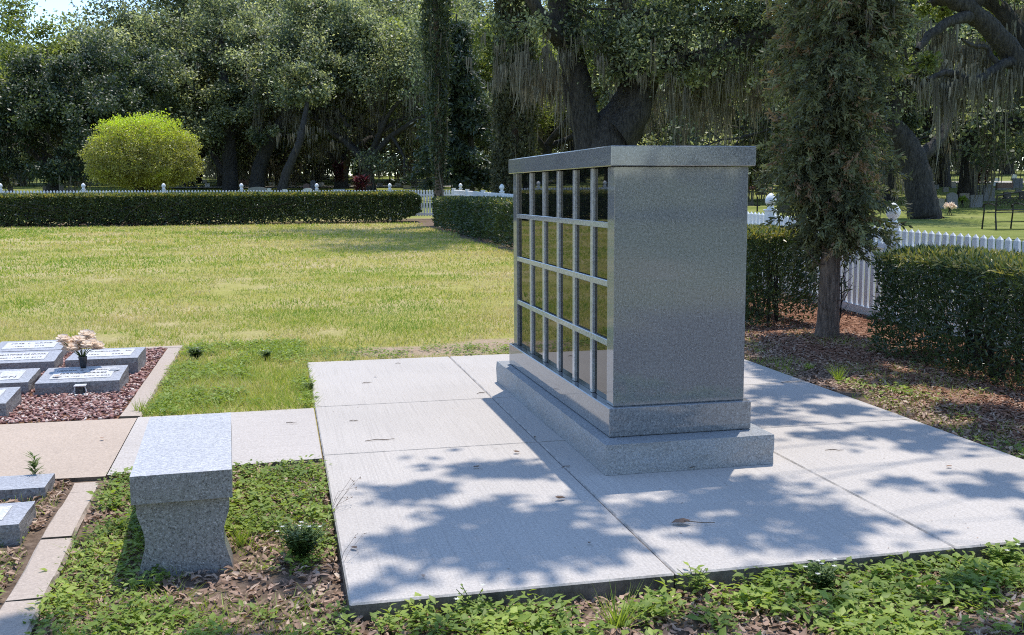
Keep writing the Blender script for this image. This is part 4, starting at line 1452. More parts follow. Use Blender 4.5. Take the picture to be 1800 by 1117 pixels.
# dark tiered conifer
x, y, z = at(806, 47)
t = thing('conifer_tree', 'black green conifer with drooping tiers behind the far hedge corner', 'tree', (x, y, z))
V, F = tube_arrays([smooth_path([(0, 0, -.3), (.05, 0, 3), (0, 0, 8.5)], [.26, .18, .03], 5), smooth_path([(.55, 0, -.3), (.6, 0, 3), (.5, 0, 7)], [.2, .14, .03], 5)], 8)
link('trunk', make_mesh('trunk', V, F, M['bark'], smooth=True), t)
Pn, pb = [], []
for k in range(80):
    h = .9 + 7.2 * (k / 80)
    a = RNG.uniform(0, 2 * PI)
    Lb = np.interp(h, [0, 1.5, 5, 8.5], [2.7, 2.5, 1.5, .2]) * RNG.uniform(.6, 1.1)
    tt = np.linspace(.05, 1, 6)
    B = np.stack([np.cos(a) * Lb * tt, np.sin(a) * Lb * tt, h + .25 * tt - .75 * tt ** 2], 1)
    pb.append((B, np.linspace(.035, .006, 6)))
    q = RNG.uniform(.1, 1, 520)
    c = np.stack([np.interp(q, tt, B[:, i_]) for i_ in range(3)], 1)
    Pn.append(c + RNG.normal(0, 1, (520, 3)) * np.array([.2, .2, .08]))
V, F = tube_arrays(pb, 5)
link('branches', make_mesh('branches', V, F, M['bark'], smooth=True), t)
Pn = np.concatenate(Pn)
V, F = cards(Pn, .22, .085, .3, .3)
link('crown', make_mesh('crown', V, F, M['dark_leaf'], RNG.beta(1.6, 3, len(F)) * .7), t)['kind'] = 'stuff'


def bush(name, label, u, r, w_, h, z0, n, L, W, mat, tintf, rough=.55, stems=5):
    x, y, z = at(u, r)
    t = thing(name, label, 'shrub', (x, y, z))
    D = rdirs(n)
    fl = RNG.random(n) < -1
    zc = z0 + (h - z0) * .27
    q = 1 - np.minimum(RNG.exponential(.10, n), .75)
    lump = 1 - rough / 2 + rough * fnoise(D[:, 0] * 2 + D[:, 1] * 1.3, D[:, 2] * 2, .3, int(abs(u)) + 3)
    lump *= 1 - (rough > .3) * .35 * (RNG.random(n) ** 3)
    P = D * (q * lump)[:, None] * np.array([w_ / 2, w_ / 2, 1.0])
    P[:, 2] = np.where(D[:, 2] > 0, P[:, 2] * (h - zc), P[:, 2] * (zc - z0) - RNG.exponential(.10, n) * (w_ > 4)) + zc
    V, F = cards(P, L, W, .5)
    link('foliage', make_mesh('foliage', V, F, M[mat], np.clip(tintf(P, D), 0, 1)), t)['kind'] = 'stuff'
    pa = []
    for k in range(stems):
        a = RNG.uniform(0, 2 * PI)
        s = RNG.uniform(.2, .7) * w_ / 2
        pa.append(smooth_path([(math.cos(a) * .15, math.sin(a) * .15, -.15), (math.cos(a) * s * .4, math.sin(a) * s * .4, z0), (math.cos(a) * s, math.sin(a) * s, z0 + (h - z0) * .7)], [.075, .06, .02], 4))
    V, F = tube_arrays(pa, 6)
    link('stems', make_mesh('stems', V, F, M['bark'], smooth=True), t)
    return t


bush('golden_shrub', 'rounded golden green umbrella shrub behind the far fence', 254, 41, 4.45, 3.85, 1.1, 60000, .085, .05, 'golden',
     lambda P, D: .07 + RNG.beta(2, 2.3, len(P)) * .75 + .55 * np.clip((P[:, 2] - 2.6) / .8, 0, 1) * (RNG.random(len(P)) < .8) + .7 * (fnoise(P[:, 0] + P[:, 1] * .7, P[:, 2], .35, 17) - .5), .42, stems=16)
bush('evergreen_shrub', 'dull green rounded shrub at the foot of the slim oak right of the cedar', 1553, 52, 1.9, 1.5, .05, 9000, .10, .05, 'oak_leaf', lambda P, D: RNG.beta(2, 2, len(P)))
bush('evergreen_shrub', 'lime leaved shrub beside the columbarium cap at the far right', 1300, 70, 6, 4.2, .2, 26000, .17, .10, 'oak_lime', lambda P, D: RNG.beta(2, 2, len(P)))


def ti_plant(label, u, r, h):
    x, y, z = at(u, r)
    t = thing('ti_plant', label, 'plant', (x, y, z))
    V, F = tube_arrays([(np.array([(a_, 0, -.1), (a_ * 1.4, .05, h * .45), (a_ * 1.8, .0, h * .8)]), np.array([.03, .025, .02])) for a_ in (-.12, .05, .16)], 5)
    link('stems', make_mesh('stems', V, F, M['bark']), t)
    n = 210
    zz = RNG.uniform(.25, .92, n) * h
    a = RNG.uniform(0, 2 * PI, n)
    D = np.stack([np.cos(a), np.sin(a), RNG.uniform(.1, 1.2, n)], 1)
    N = np.stack([-np.cos(a), -np.sin(a), np.full(n, 1.3)], 1)
    ax = RNG.choice([-.2, .06, .25], n)
    V, F = instances(LEAF4, LEAF4_F, np.stack([ax, np.zeros(n), zz], 1), frames(D, N), np.stack([RNG.uniform(.3, .5, n), np.full(n, .22), np.full(n, .3)], 1))
    link('leaves', make_mesh('leaves', V, F, M['red_leaf'], np.repeat(RNG.random(n), 4)), t)


ti_plant('tall dark red ti plant behind the far fence, left one of two', 596, 70, 1.9)
ti_plant('low dark red ti plant behind the far fence, right one of two', 634, 55, 1.1)
ti_plant('red leaved ti plant among the headstones left of the iron bench', 1726, 50, 2.0)

# ------------------------------------------------------------------ headstones and other things beyond the fences
def headstone(label, u, vb, wpx, hpx, mat, shape='flat', group=None, name='headstone', dfrac=.22, base=True, rz=None):
    p = hit(u, vb)
    r = float((p - CAM) @ AF)
    w_, h = wpx * r / FPX, hpx * r / FPX
    yaw = rz if rz is not None else RNG.normal(-.22, .12)
    t = thing(name, label, 'headstone', (float(p[0]), float(p[1]), float(gz(p[0], p[1]))), yaw, group)
    d = max(.10, w_ * dfrac)
    hb = min(.14, h * .22) if base else 0
    if base:
        MB().box(-w_ / 2 * 1.0, w_ / 2 * 1.0, -d * .9, d * .9, -.08, hb, .01).build('base', M['stone_grey'] if mat != 'stone_dark' else M[mat], t)
    tw = w_ * (.46 if base else .5)
    if shape == 'flat':
        pts = [(-tw, hb), (tw, hb), (tw, h), (-tw, h)]
    elif shape == 'serp':
        xs_ = np.linspace(-1, 1, 15)
        pts = [(-tw, hb), (tw, hb)] + [(x_ * tw, h - .16 * h * (1 - math.cos(x_ * PI / 2)) - .0) for x_ in xs_[::-1]]
    elif shape == 'oval':
        xs_ = np.linspace(-1, 1, 15)
        pts = [(-tw * .8, hb), (tw * .8, hb)] + [(x_ * tw, hb + (h - hb) * (.25 + .75 * math.sqrt(max(0, 1 - x_ * x_)))) for x_ in xs_[::-1]]
    elif shape == 'slant':
        pts = [(-tw, hb), (tw, hb), (tw, h * .93), (tw * .6, h), (-tw * .8, h * .97), (-tw, h * .85)]
    else:
        pts = [(-tw, hb), (tw, hb), (tw, h * .82), (tw * 1.12, h * .84), (tw * 1.12, h * .92), (0, h), (-tw * 1.12, h * .92), (-tw * 1.12, h * .84), (-tw, h * .82)]
    MB().prism(pts, 1, -d * .5, d * .5).build('tablet', M[mat], t)
    return t


for a in [
    ('grey upright headstone with a gently arched top, behind the pink flower stand', 1672.5, 366, 21, 27, 'stone_grey', 'serp'),
    ('square dark grey headstone midway between the flower stand and the iron bench', 1715.5, 365, 22, 22, 'stone_grey', 'flat'),
    ('tallest dark headstone just behind the left end of the iron bench', 1737.5, 354, 21, 24, 'stone_grey', 'slant'),
    ('narrow pale topped stone pillar right of the leaning oak trunk', 1651.5, 367, 16, 18, 'stone_tan', 'cap'),
    ('low brownish stone behind the arched grey headstone', 1695, 351, 18, 11, 'stone_tan', 'flat'),
    ('wide reddish granite headstone beyond the iron bench', 1765, 334, 30, 12, 'stone_red', 'flat'),
    ('blue grey double headstone at the right edge far back', 1788, 331, 18, 17, 'stone_blue', 'flat'),
    ('small white headstone at the far right, farthest back', 1782, 317, 10, 10, 'stone_white', 'cap'),
    ('small beige headstone alone on the sunny strip of grass', 1675.5, 331, 9, 11, 'stone_tan', 'flat'),
    ('dark headstone just above the back of the iron bench', 1770, 350, 14, 12, 'stone_dark', 'flat'),
    ('dark headstone cut by the right edge of the picture', 1797, 351, 12, 13, 'stone_dark', 'flat'),
    ('low grey stone right of the red ti plant', 1736, 332, 15, 8, 'stone_grey', 'serp'),
    ('pale topped square stone against the left side of the leaning oak trunk', 1603, 365, 12, 15, 'stone_tan', 'cap'),
    ('low red brown stone left of the leaning oak trunk', 1597, 347, 12, 10, 'stone_red', 'flat'),
    ('dark rounded headstone right beside the columbarium', 1338, 343, 20, 13, 'stone_dark', 'oval'),
    ('long grey stone low behind the left fence post ball', 1378, 357, 30, 15, 'stone_grey', 'flat'),
    ('dark rock shaped headstone just over the fence left of the cedar', 1377, 374, 25, 13, 'stone_dark', 'slant'),
    ('low dark plaque on the grass beside the columbarium edge', 1320, 362, 12, 6, 'stone_dark', 'flat'),
    ('dark square headstone over the far fence, left of a pair', 82.5, 338, 14, 11, 'stone_dark', 'flat'),
    ('dark square headstone over the far fence, right of a pair', 107, 338, 13, 11, 'stone_dark', 'flat'),
    ('small dark headstone near the left end of the far fence', 19, 338, 9, 11, 'stone_dark', 'flat'),
    ('wide low dark stone under the evergreen behind the far fence', 124, 339, 16, 7, 'stone_dark', 'flat'),
    ('wide grey headstone with an arched top close behind the far fence', 453, 344, 34, 15, 'stone_grey', 'serp'),
    ('pale square stone pillar right of the wide arched headstone', 473.5, 344, 7, 13, 'stone_white', 'cap'),
    ('grey slab headstone left of the thick straight oak trunk', 387, 325, 9, 15, 'stone_grey', 'flat'),
    ('wide red brown stone between the two big oak trunks on the left', 430, 328, 21, 12, 'stone_red', 'flat'),
    ('small white classical headstone far off left of the ti plants', 545, 318, 15, 12, 'stone_white', 'cap'),
    ('smaller white headstone far off beside the tall ti plant', 575, 317, 10, 9, 'stone_white', 'cap'),
    ('mauve pink headstone behind the far fence', 539, 335, 12, 12, 'stone_red', 'serp'),
    ('upright dark blue headstone behind the far fence', 551, 334, 11, 17, 'stone_blue', 'serp'),
    ('white arch topped headstone just over the far fence pickets', 541, 345, 17, 14, 'stone_white', 'serp'),
    ('low wide white stone between the two ti plants', 596, 340, 22, 7, 'stone_white', 'flat'),
    ('small pinkish headstone right of the low ti plant', 657, 331, 10, 8, 'stone_red', 'serp'),
    ('long dark low stone wall of graves left of the white headstones', 517, 321, 32, 8, 'stone_dark', 'flat'),
    ('white stone beside the ball finial left of centre', 501, 345, 9, 12, 'stone_white', 'flat'),
    ('dark stone cross topped block behind the cypress row', 862, 328, 12, 12, 'stone_dark', 'flat'),
    ('low grey stone between the dark conifer and the broad cypress', 838, 332, 10, 8, 'stone_grey', 'flat'),
    ('low pinkish stone at the foot of the far dark conifer', 716, 333, 14, 7, 'stone_tan', 'flat'),
]:
    headstone(*a)
# rows of tiny stones far back, alike at this distance
for k, (u, vb, w_, h_, mt) in enumerate([(1652, 322, 8, 6, 'stone_grey'), (1663, 318, 7, 6, 'stone_white'), (1700, 318, 9, 6, 'stone_grey'), (1712, 321, 8, 6, 'stone_white'), (1752, 319, 9, 6, 'stone_white'),
        (1543, 318, 8, 6, 'stone_white'), (1592, 317, 8, 6, 'stone_white'), (1605, 319, 7, 6, 'stone_grey'), (1380, 316, 9, 5, 'stone_grey'), (360, 322, 8, 6, 'stone_white'), (412, 318, 7, 5, 'stone_grey'), (470, 319, 8, 5, 'stone_grey'),
        (620, 320, 8, 5, 'stone_white'), (680, 322, 9, 5, 'stone_grey'), (140, 322, 9, 5, 'stone_grey'), (55, 320, 8, 6, 'stone_white'), (30, 322, 8, 5, 'stone_red'), (1690, 326, 8, 6, 'stone_red'), (150, 328, 10, 7, 'stone_grey'), (365, 330, 9, 7, 'stone_white'), (402, 325, 10, 7, 'stone_grey'), (478, 328, 10, 7, 'stone_white'), (515, 328, 9, 7, 'stone_grey'), (565, 328, 10, 7, 'stone_white'), (612, 329, 9, 6, 'stone_grey'), (642, 327, 9, 6, 'stone_white'), (668, 329, 10, 7, 'stone_grey'), (700, 328, 10, 6, 'stone_white'), (1645, 333, 10, 8, 'stone_grey'), (1705, 330, 10, 8, 'stone_white'), (1720, 333, 9, 7, 'stone_grey'), (1748, 327, 10, 7, 'stone_white'), (1662, 338, 10, 8, 'stone_grey'), (1790, 340, 10, 8, 'stone_grey'), (1612, 332, 9, 7, 'stone_white'), (1575, 330, 9, 7, 'stone_grey'), (1330, 327, 9, 6, 'stone_white'), (1352, 331, 10, 7, 'stone_grey')]):
    headstone('tiny far headstone in the sunny rows at the back', u, vb, w_, h_, mt, 'flat', 'tiny far headstones', base=False)

# iron garden cross, teal bin
p = hit(1331, 372)
t = thing('garden_cross', 'thin black iron cross standing in the grass by the columbarium edge', 'cross', tuple(p), -.2)
MB().box(-.025, .025, -.02, .02, -.05, .56).build('upright', M['iron'], t)
MB().box(-.11, .11, -.018, .018, .2, .25).build('crossbar', M['iron'], t)
p = hit(1327, 322)
t = thing('litter_bin', 'teal litter bin on the far grass beside the columbarium', 'bin', tuple(p))
MB().lathe([(.16, 0), (.19, .05), (.2, .52), (.21, .54), (.2, .57), (.12, .60)], 14).build('bin_body', plain('teal_paint', (.05, .17, .19), .5), t)
MB().lathe([(.085, .6), (.085, .66), (.02, .68)], 12).build('bin_lid', M['inscription'], t)


def flower_stand(label, u, vb, col, n=9, h=.34, name='flower_stand'):
    p = hit(u, vb)
    t = thing(name, label, 'flowers', tuple(p))
    pa = [(np.array([(math.cos(a) * .10, math.sin(a) * .10, -.02), (0, 0, h * .6)]), np.array([.012, .012])) for a in (0, 2.1, 4.2)]
    V, F = tube_arrays(pa, 5)
    link('tripod', make_mesh('tripod', V, F, M['iron']), t)
    MB().lathe([(.03, h * .5), (.05, h * .75), (.05, h * .78)], 10).build('cone_vase', M['iron'], t)
    q = rdirs(260)
    q[:, 2] = np.abs(q[:, 2]) * .7
    V, F = cards(q * .19 * RNG.uniform(.6, 1, (260, 1)) + np.array([0, 0, h * .8]), .09, .06, .5)
    link('blooms', make_mesh('blooms', V, F, M[col], RNG.beta(2, 2, len(F))), t)


flower_stand('pink flowers on a small dark tripod over the right fence', 1669, 379, 'petal')
flower_stand('red flowers beside the dark oval headstone', 1322, 342, 'red_leaf')
flower_stand('peach flowers right of the dark oval headstone', 1352, 344, 'petal')
flower_stand('pale flowers near the left end of the far fence', 27, 332, 'petal')
flower_stand('green and yellow flower arrangement among the dark headstones', 1691, 365, 'weed')
flower_stand('peach flowers in front of the red ti plant', 1710, 346, 'petal')

# wrought iron bench
p = hit(1778, 404)
ib = thing('iron_bench', 'black wrought iron bench with scrolled back over the right fence', 'bench', (float(p[0]), float(p[1]), float(gz(p[0], p[1]))), -.06)
BL = 1.75
x0b = -.52
sb = MB()
for k in range(9):
    sb.box(x0b, x0b + BL, -.02 + k * .055, .02 + k * .055, .43, .445)
sb.build('seat', M['iron'], ib)
for x_ in (x0b + .03, x0b + .85, x0b + BL - .03):
    for y0, y1, ht in ((-.03, -.09, .86), (.45, .5, .62)):
        pts = [(x_, y1, 0), (x_, (y0 + y1) / 2, .22), (x_, y0, .44), (x_, y0 - .03 if y0 < 0 else y0, ht)]
        MB().tube(*[list(map(list, smooth_path(pts, [.022, .02, .02, .017], 3)[0])), list(smooth_path(pts, [.022, .02, .02, .017], 3)[1])], 7).build('leg', M['iron'], ib)
    pts = [(x_, -.05, .60), (x_, .2, .66), (x_, .46, .64), (x_, .52, .56)]
    a_, r_ = smooth_path(pts, [.018, .02, .02, .016], 4)
    MB().tube(a_.tolist(), r_.tolist(), 7).build('armrest', M['iron'], ib)
for z0_, hh in ((.86, .10), (.50, 0)):
    tt = np.linspace(0, 1, 17)
    pts = [(x0b + .03 + (BL - .06) * q, -.06, z0_ + hh * math.sin(PI * q)) for q in tt]
    MB().tube(pts, [.018] * 17, 6).build('back_rail', M['iron'], ib)
for k in range(9):
    cxk = x0b + .13 + k * (BL - .26) / 8
    zc = .68 + .05 * math.sin(PI * (k + .5) / 9)
    for s in (-1, 1):
        th = np.linspace(0, 2.2 * PI, 18)
        rr = .085 * (1 - th / (2.6 * PI)) + .01
        pts = [(cxk + s * .05 + rr[q] * math.cos(th[q]) * s, -.06, zc + s * .04 + rr[q] * math.sin(th[q])) for q in range(18)]
        MB().tube(pts, [.009] * 18, 5).build('scroll', M['iron'], ib)
MB().tube([(x0b, -.04, .2), (x0b + BL, -.04, .2)], [.012, .012], 5).build('stretcher', M['iron'], ib)

# parked car half hidden at the far left
p = hit(4, 327)
cr = thing('parked_car', 'dark parked car with a pale roof at the left edge behind the far fence', 'car', tuple(p), .3)
body = MB().prism([(-2.1, .3), (2.1, .3), (2.15, .75), (1.2, .9), (-2.0, .95), (-2.15, .6)], 1, -.85, .85).build('body', M['stone_blue'], cr)
MB().prism([(-1.75, .93), (1.1, .9), (.45, 1.38), (-1.3, 1.42)], 1, -.72, .72).build('windows', M['glass'], cr)
MB().prism([(-1.35, 1.40), (.5, 1.36), (.3, 1.5), (-1.1, 1.53)], 1, -.75, .75).build('roof', M['vinyl'], cr)
for wx in (-1.3, 1.35):
    for wy in (-.82, .82):
        ww = MB().lathe([(.2, -.1), (.33, -.1), (.33, .1), (.2, .1)], 16).build('wheel', M['iron'], cr, (wx, wy, .33))
        ww.rotation_euler = (PI / 2, 0, 0)

# ------------------------------------------------------------------ lawn blades
def in_pad(x, y, e_=0.0):
    a = (x > PX0 - e_) & (x < PX1 + e_) & (y > PY0 - e_) & (y < PY1 + e_)
    b_ = (x > WX0 - .03 - e_) & (x <= PX0 + .01) & (y > .42 - e_) & (y < WY1 + e_)
    c = (x <= WX0 + .02) & (y > .42 - e_) & (y < 1.66 + e_)
    d = (x < -2.24 + e_) & (y > 1.6) & (y < 4.39 + e_)
    f = (x < -2.24 + e_) & (x > -2.38 - e_) & (y <= .5)
    return a | b_ | c | d | f


def in_view(x, y, mar=.06):
    dx, dy = x - CAM[0], y - CAM[1]
    depth = dx * AF[0] + dy * AF[1]
    lat = dx * AR[0] + dy * AR[1]
    return (depth > 2.2) & (np.abs(lat) < depth * (.50 + mar) + .3)


def blades(P, h, w_, lean=.5):
    n = len(P)
    a = RNG.uniform(0, 2 * PI, n)
    S = np.stack([np.cos(a), np.sin(a), np.zeros(n)], 1)
    tip = P + np.stack([RNG.normal(0, lean, n) * h, RNG.normal(0, lean, n) * h, h], 1)
    V = np.stack([P - S * w_[:, None] / 2, P + S * w_[:, None] / 2, tip], 1).reshape(-1, 3)
    return V, np.arange(3 * n).reshape(n, 3)


Ps, hs, ws, ts = [], [], [], []
for (ra, rb, dens, hh, ww) in ((4.6, 8, 4200, .034, .0055), (8, 11, 2400, .034, .008), (11, 16, 900, .036, .013), (16, 24, 330, .042, .022), (24, 35.5, 150, .05, .036)):
    n = int(dens * .5 * (rb ** 2 - ra ** 2) * 1.15)
    r = np.sqrt(RNG.uniform(ra ** 2, rb ** 2, n))
    th = RNG.uniform(-.575, .575, n) + math.atan2(AF[0], AF[1])
    x, y = CAM[0] + r * np.sin(th), CAM[1] + r * np.cos(th)
    soil, mul, sand = bed_masks(x, y)
    bald = fnoise(x, y, .9, 40)
    keep = (~in_pad(x, y)) & (RNG.random(n) > np.maximum(soil, np.maximum(mul, sand)) * 1.02) & (y < 29.5) & (x < 4.6) & (bald > .24 + .10 * RNG.random(n))
    x, y = x[keep], y[keep]
    n = len(x)
    Ps.append(np.stack([x, y, gz(x, y) - .004], 1))
    lush = sstep(.5, .2, np.abs(x + 1.78) - .35) * (y > 1.6) * (y < 4.6)
    hs.append(hh * RNG.uniform(.4, 1.5, n) * (1 + .3 * lush))
    ws.append(ww * RNG.uniform(.6, 1.3, n))
    g = fnoise(x, y, 2.6, 41) * .55 + fnoise(x, y, .55, 44) * .45
    ts.append(np.clip(.56 + (g - .5) * 2.3 + RNG.normal(0, .24, n) + .10 * lush - .12 * sstep(5, 9, y) * sstep(-3, 3, x), 0, 1))
P, h, w_, tt = map(np.concatenate, (Ps, hs, ws, ts))
V, F = blades(P, h, w_, .55)
tag(link('grass', make_mesh('grass', V, F, M['grass'], tt)), 'short yellow green lawn grass with straw coloured patches', 'grass', kind='stuff')

# ------------------------------------------------------------------ weeds, litter, chips and stones
def scatter(x0, x1, y0, y1, dens):
    n = int((x1 - x0) * (y1 - y0) * dens)
    x, y = RNG.uniform(x0, x1, n), RNG.uniform(y0, y1, n)
    k = in_view(x, y) & ~in_pad(x, y, .004)
    return x[k], y[k]


def weed_leaves(x, y, per, size, lift=.05):
    """low leafy plants: per leaves round each stem"""
    n = len(x)
    a = RNG.uniform(0, 2 * PI, (n, per))
    hgt = RNG.uniform(.15, 1, (n, per)) * lift * RNG.uniform(.6, 1.5, (n, 1))
    rr = RNG.uniform(.0, .025, (n, per))
    px_ = x[:, None] + np.cos(a) * rr + RNG.normal(0, .008, (n, per))
    py_ = y[:, None] + np.sin(a) * rr + RNG.normal(0, .008, (n, per))
    pz_ = gz(x, y)[:, None] + hgt
    P = np.stack([px_, py_, pz_], 2).reshape(-1, 3)
    a = a.ravel()
    D = np.stack([np.cos(a), np.sin(a), RNG.normal(.18, .28, len(a))], 1)
    N = np.stack([-np.cos(a) * .25, -np.sin(a) * .25, np.ones(len(a))], 1) + RNG.normal(0, .25, (len(a), 3))
    s = size * RNG.uniform(.6, 1.25, len(a)) * np.repeat(np.clip(RNG.gamma(6, 1 / 6, n), .4, 1.45), per)
    return instances(LEAF4, LEAF4_F, P, frames(D, N), np.stack([s, s * RNG.uniform(.9, 1.4, len(a)), s], 1))


Vs, Fs, Ts, off = [], [], [], 0
def put(V, F, T):
    global off
    Vs.append(V)
    Fs.append(F + off)
    Ts.append(T)
    off += len(V)


for (x0, x1, y0, y1, dens, thr, size, lift) in (
        (-1.2, 3.2, -2.5, -1.318, 1700, .50, .031, .05),
        (-2.27, -1.285, -1.9, .45, 1700, .45, .024, .04),
        (1.9, 3.2, -1.6, 1.6, 420, .60, .028, .035),
        (-3.4, -2.38, -1.6, .40, 900, .55, .02, .03)):
    x, y = scatter(x0, x1, y0, y1, dens)
    m1 = fnoise(x, y, .38, 61)
    bias = np.zeros(len(x))
    if y1 < -1.3:
        bias = .12 * sstep(-1.75, -1.35, y) - .2 * sstep(-.55, -1.1, x) * 1 + .04
    if x0 == -2.27:
        bias = .12 * sstep(-.3, .3, y) + .13 * sstep(.25, .0, np.abs(x + 2.08)) * sstep(-1.1, -.6, y) - .05 * sstep(-.85, -1.2, y)
    k = m1 + bias > thr + RNG.normal(0, .03, len(x))
    x, y = x[k], y[k]
    V, F = weed_leaves(x, y, 6, size, lift)
    tb = np.repeat(np.clip(.5 + 1.1 * (fnoise(x, y, .2, 63) - .5) + RNG.normal(0, .12, len(x)), 0, 1), 6)
    put(V, F, np.repeat(np.clip(tb + RNG.normal(0, .12, len(tb)), 0, 1), 4))
# clover-like weeds in the lawn by the walk
x, y = scatter(-2.25, -1.285, 1.64, 4.4, 1100)
k = fnoise(x, y, .35, 65) + .12 * sstep(.35, .0, -1.29 - x) > .50
V, F = weed_leaves(x[k], y[k], 6, .026, .035)
put(V, F, np.repeat(np.clip(RNG.normal(.5, .2, k.sum() * 6), 0, 1), 4))
x, y = scatter(-1.3, .9, 3.29, 3.9, 500)
k = fnoise(x, y, .3, 66) + .1 * sstep(.3, -.6, x) > .50
V, F = weed_leaves(x[k], y[k], 6, .024, .03)
put(V, F, np.repeat(np.clip(RNG.normal(.35, .2, k.sum() * 6), 0, 1), 4))
tag(link('ground_cover', make_mesh('ground_cover', np.concatenate(Vs), np.concatenate(Fs), M['weed'], np.concatenate(Ts))), 'low bright green leafy weeds along the pad and round the bench', 'weeds', kind='stuff')

# coarse grass among the weeds
Ps, hs = [], []
for (x0, x1, y0, y1, dens, thr) in ((-2.27, -1.285, -1.9, .45, 3200, .5), (-1.2, 3.2, -2.5, -1.32, 1300, .55), (1.9, 3.3, -1.6, 4.4, 1300, .585), (-3.4, -2.38, -1.6, .4, 1300, .55), (-2.3, -1.285, 1.64, 4.3, 2600, .42)):
    x, y = scatter(x0, x1, y0, y1, dens)
    k = fnoise(x, y, .45, 71) > thr
    x, y = x[k], y[k]
    Ps.append(np.stack([x, y, gz(x, y) - .003], 1))
    hs.append(RNG.uniform(.02, .065, len(x)))
P, h = np.concatenate(Ps), np.concatenate(hs)
V, F = blades(P, h, RNG.uniform(.003, .006, len(P)), .8)
tag(link('coarse_grass', make_mesh('coarse_grass', V, F, M['weed'], np.clip(RNG.normal(.7, .25, len(F)), 0, 1))), 'loose coarse grass blades among the weeds', 'grass', kind='stuff')

# fallen oak leaves
Vs, Fs, Ts, off = [], [], [], 0
for (x0, x1, y0, y1, dens) in ((-2.5, 3.4, -2.7, -1.318, 3000), (-2.27, -1.285, -1.318, .45, 2000), (1.89, 3.4, -1.318, 4.6, 2000), (-3.4, -2.37, -1.8, .40, 2400)):
    x, y = scatter(x0, x1, y0, y1, dens)
    k = fnoise(x, y, .4, 81) > .30
    x, y = x[k], y[k]
    n = len(x)
    s = RNG.uniform(.018, .046, n)
    Vt = LEAF.copy()
    Vt[:, 0] -= .5
    V, F = instances(Vt, LEAF_F, np.stack([x, y, gz(x, y) + RNG.uniform(.004, .022, n)], 1), yaw_frames(n, .28), np.stack([s, s * RNG.uniform(.55, 1.0, n), s * RNG.choice([-1, 1], n) * RNG.uniform(1, 4, n)], 1))
    put(V, F, np.repeat(np.clip(RNG.beta(2.2, 2.0, n), 0, 1), 8))
tag(link('fallen_leaves', make_mesh('fallen_leaves', np.concatenate(Vs), np.concatenate(Fs), M['litter'], np.concatenate(Ts))), 'dry brown oak leaves lying on the earth', 'leaf litter', kind='stuff')

n = 420
x, y = RNG.uniform(PX0, PX1, n), RNG.uniform(PY0, PY1, n)
k = ~((x > -.1) & (x < .74) & (y > -.17) & (y < 2.18)) & ((fnoise(x, y, .8, 83) > .5) | (RNG.random(n) < .35))
x, y = x[k], y[k]
n = len(x)
s = RNG.uniform(.004, .013, n)
Vt = LEAF4.copy()
V, F = instances(Vt, LEAF4_F, np.stack([x, y, np.full(n, .0025)], 1), yaw_frames(n, .1), np.stack([s, s * RNG.uniform(.3, .9, n), s], 1))
tag(link('debris', make_mesh('debris', V, F, M['litter'], np.repeat(RNG.random(n) * .6, 4))), 'tiny leaf crumbs blown over the concrete pad', 'leaf litter', kind='stuff')

# mulch chips under the right hedges and cedar
CHIP = np.array([(-.5, -.11, 0), (.5, -.09, .02), (.5, .1, .0), (-.5, .12, .03), (-.4, 0, .12), (.42, 0, .1)])
CHIP_F = np.array([(0, 1, 5), (0, 5, 4), (1, 2, 5), (2, 3, 4), (2, 4, 5), (3, 0, 4)])
x, y = scatter(2.1, 4.15, -.9, 8.0, 2300)
_, mul, _ = bed_masks(x, y)
k = RNG.random(len(x)) < mul
x, y = x[k], y[k]
n = len(x)
V, F = instances(CHIP, CHIP_F, np.stack([x, y, gz(x, y) + RNG.uniform(.002, .02, n)], 1), yaw_frames(n, .25), RNG.uniform(.02, .06, n))
tag(link('mulch', make_mesh('mulch', V, F, M['mulch'], np.repeat(RNG.beta(2, 2, n), 6))), 'reddish bark mulch under the right hedges', 'mulch', kind='stuff')

# red stone chips of the upper grave bed
n = 15000
x, y = RNG.uniform(-4.3, -2.37, n), RNG.uniform(1.655, 4.28, n)
k = in_view(x, y)
x, y = x[k], y[k]
n = len(x)
OCT = np.array([(1, 0, 0), (-1, 0, 0), (0, 1, 0), (0, -1, 0), (0, 0, 1), (0, 0, -1)], float)
OCT_F = np.array([(0, 2, 4), (2, 1, 4), (1, 3, 4), (3, 0, 4), (2, 0, 5), (1, 2, 5), (3, 1, 5), (0, 3, 5)])
sc = RNG.uniform(.006, .017, (n, 3)) * np.array([1.3, 1, .6])
V, F = instances(OCT, OCT_F, np.stack([x, y, gz(x, y) + RNG.uniform(0, .016, n)], 1), yaw_frames(n, .4), sc)
tag(link('gravel', make_mesh('gravel', V, F, M['gravel'], np.repeat(np.clip(RNG.beta(2, 2.6, n) + (RNG.random(n) < .12) * .4, 0, 1), 8))), 'red and pinkish stone chips in the upper grave bed', 'gravel', kind='stuff')

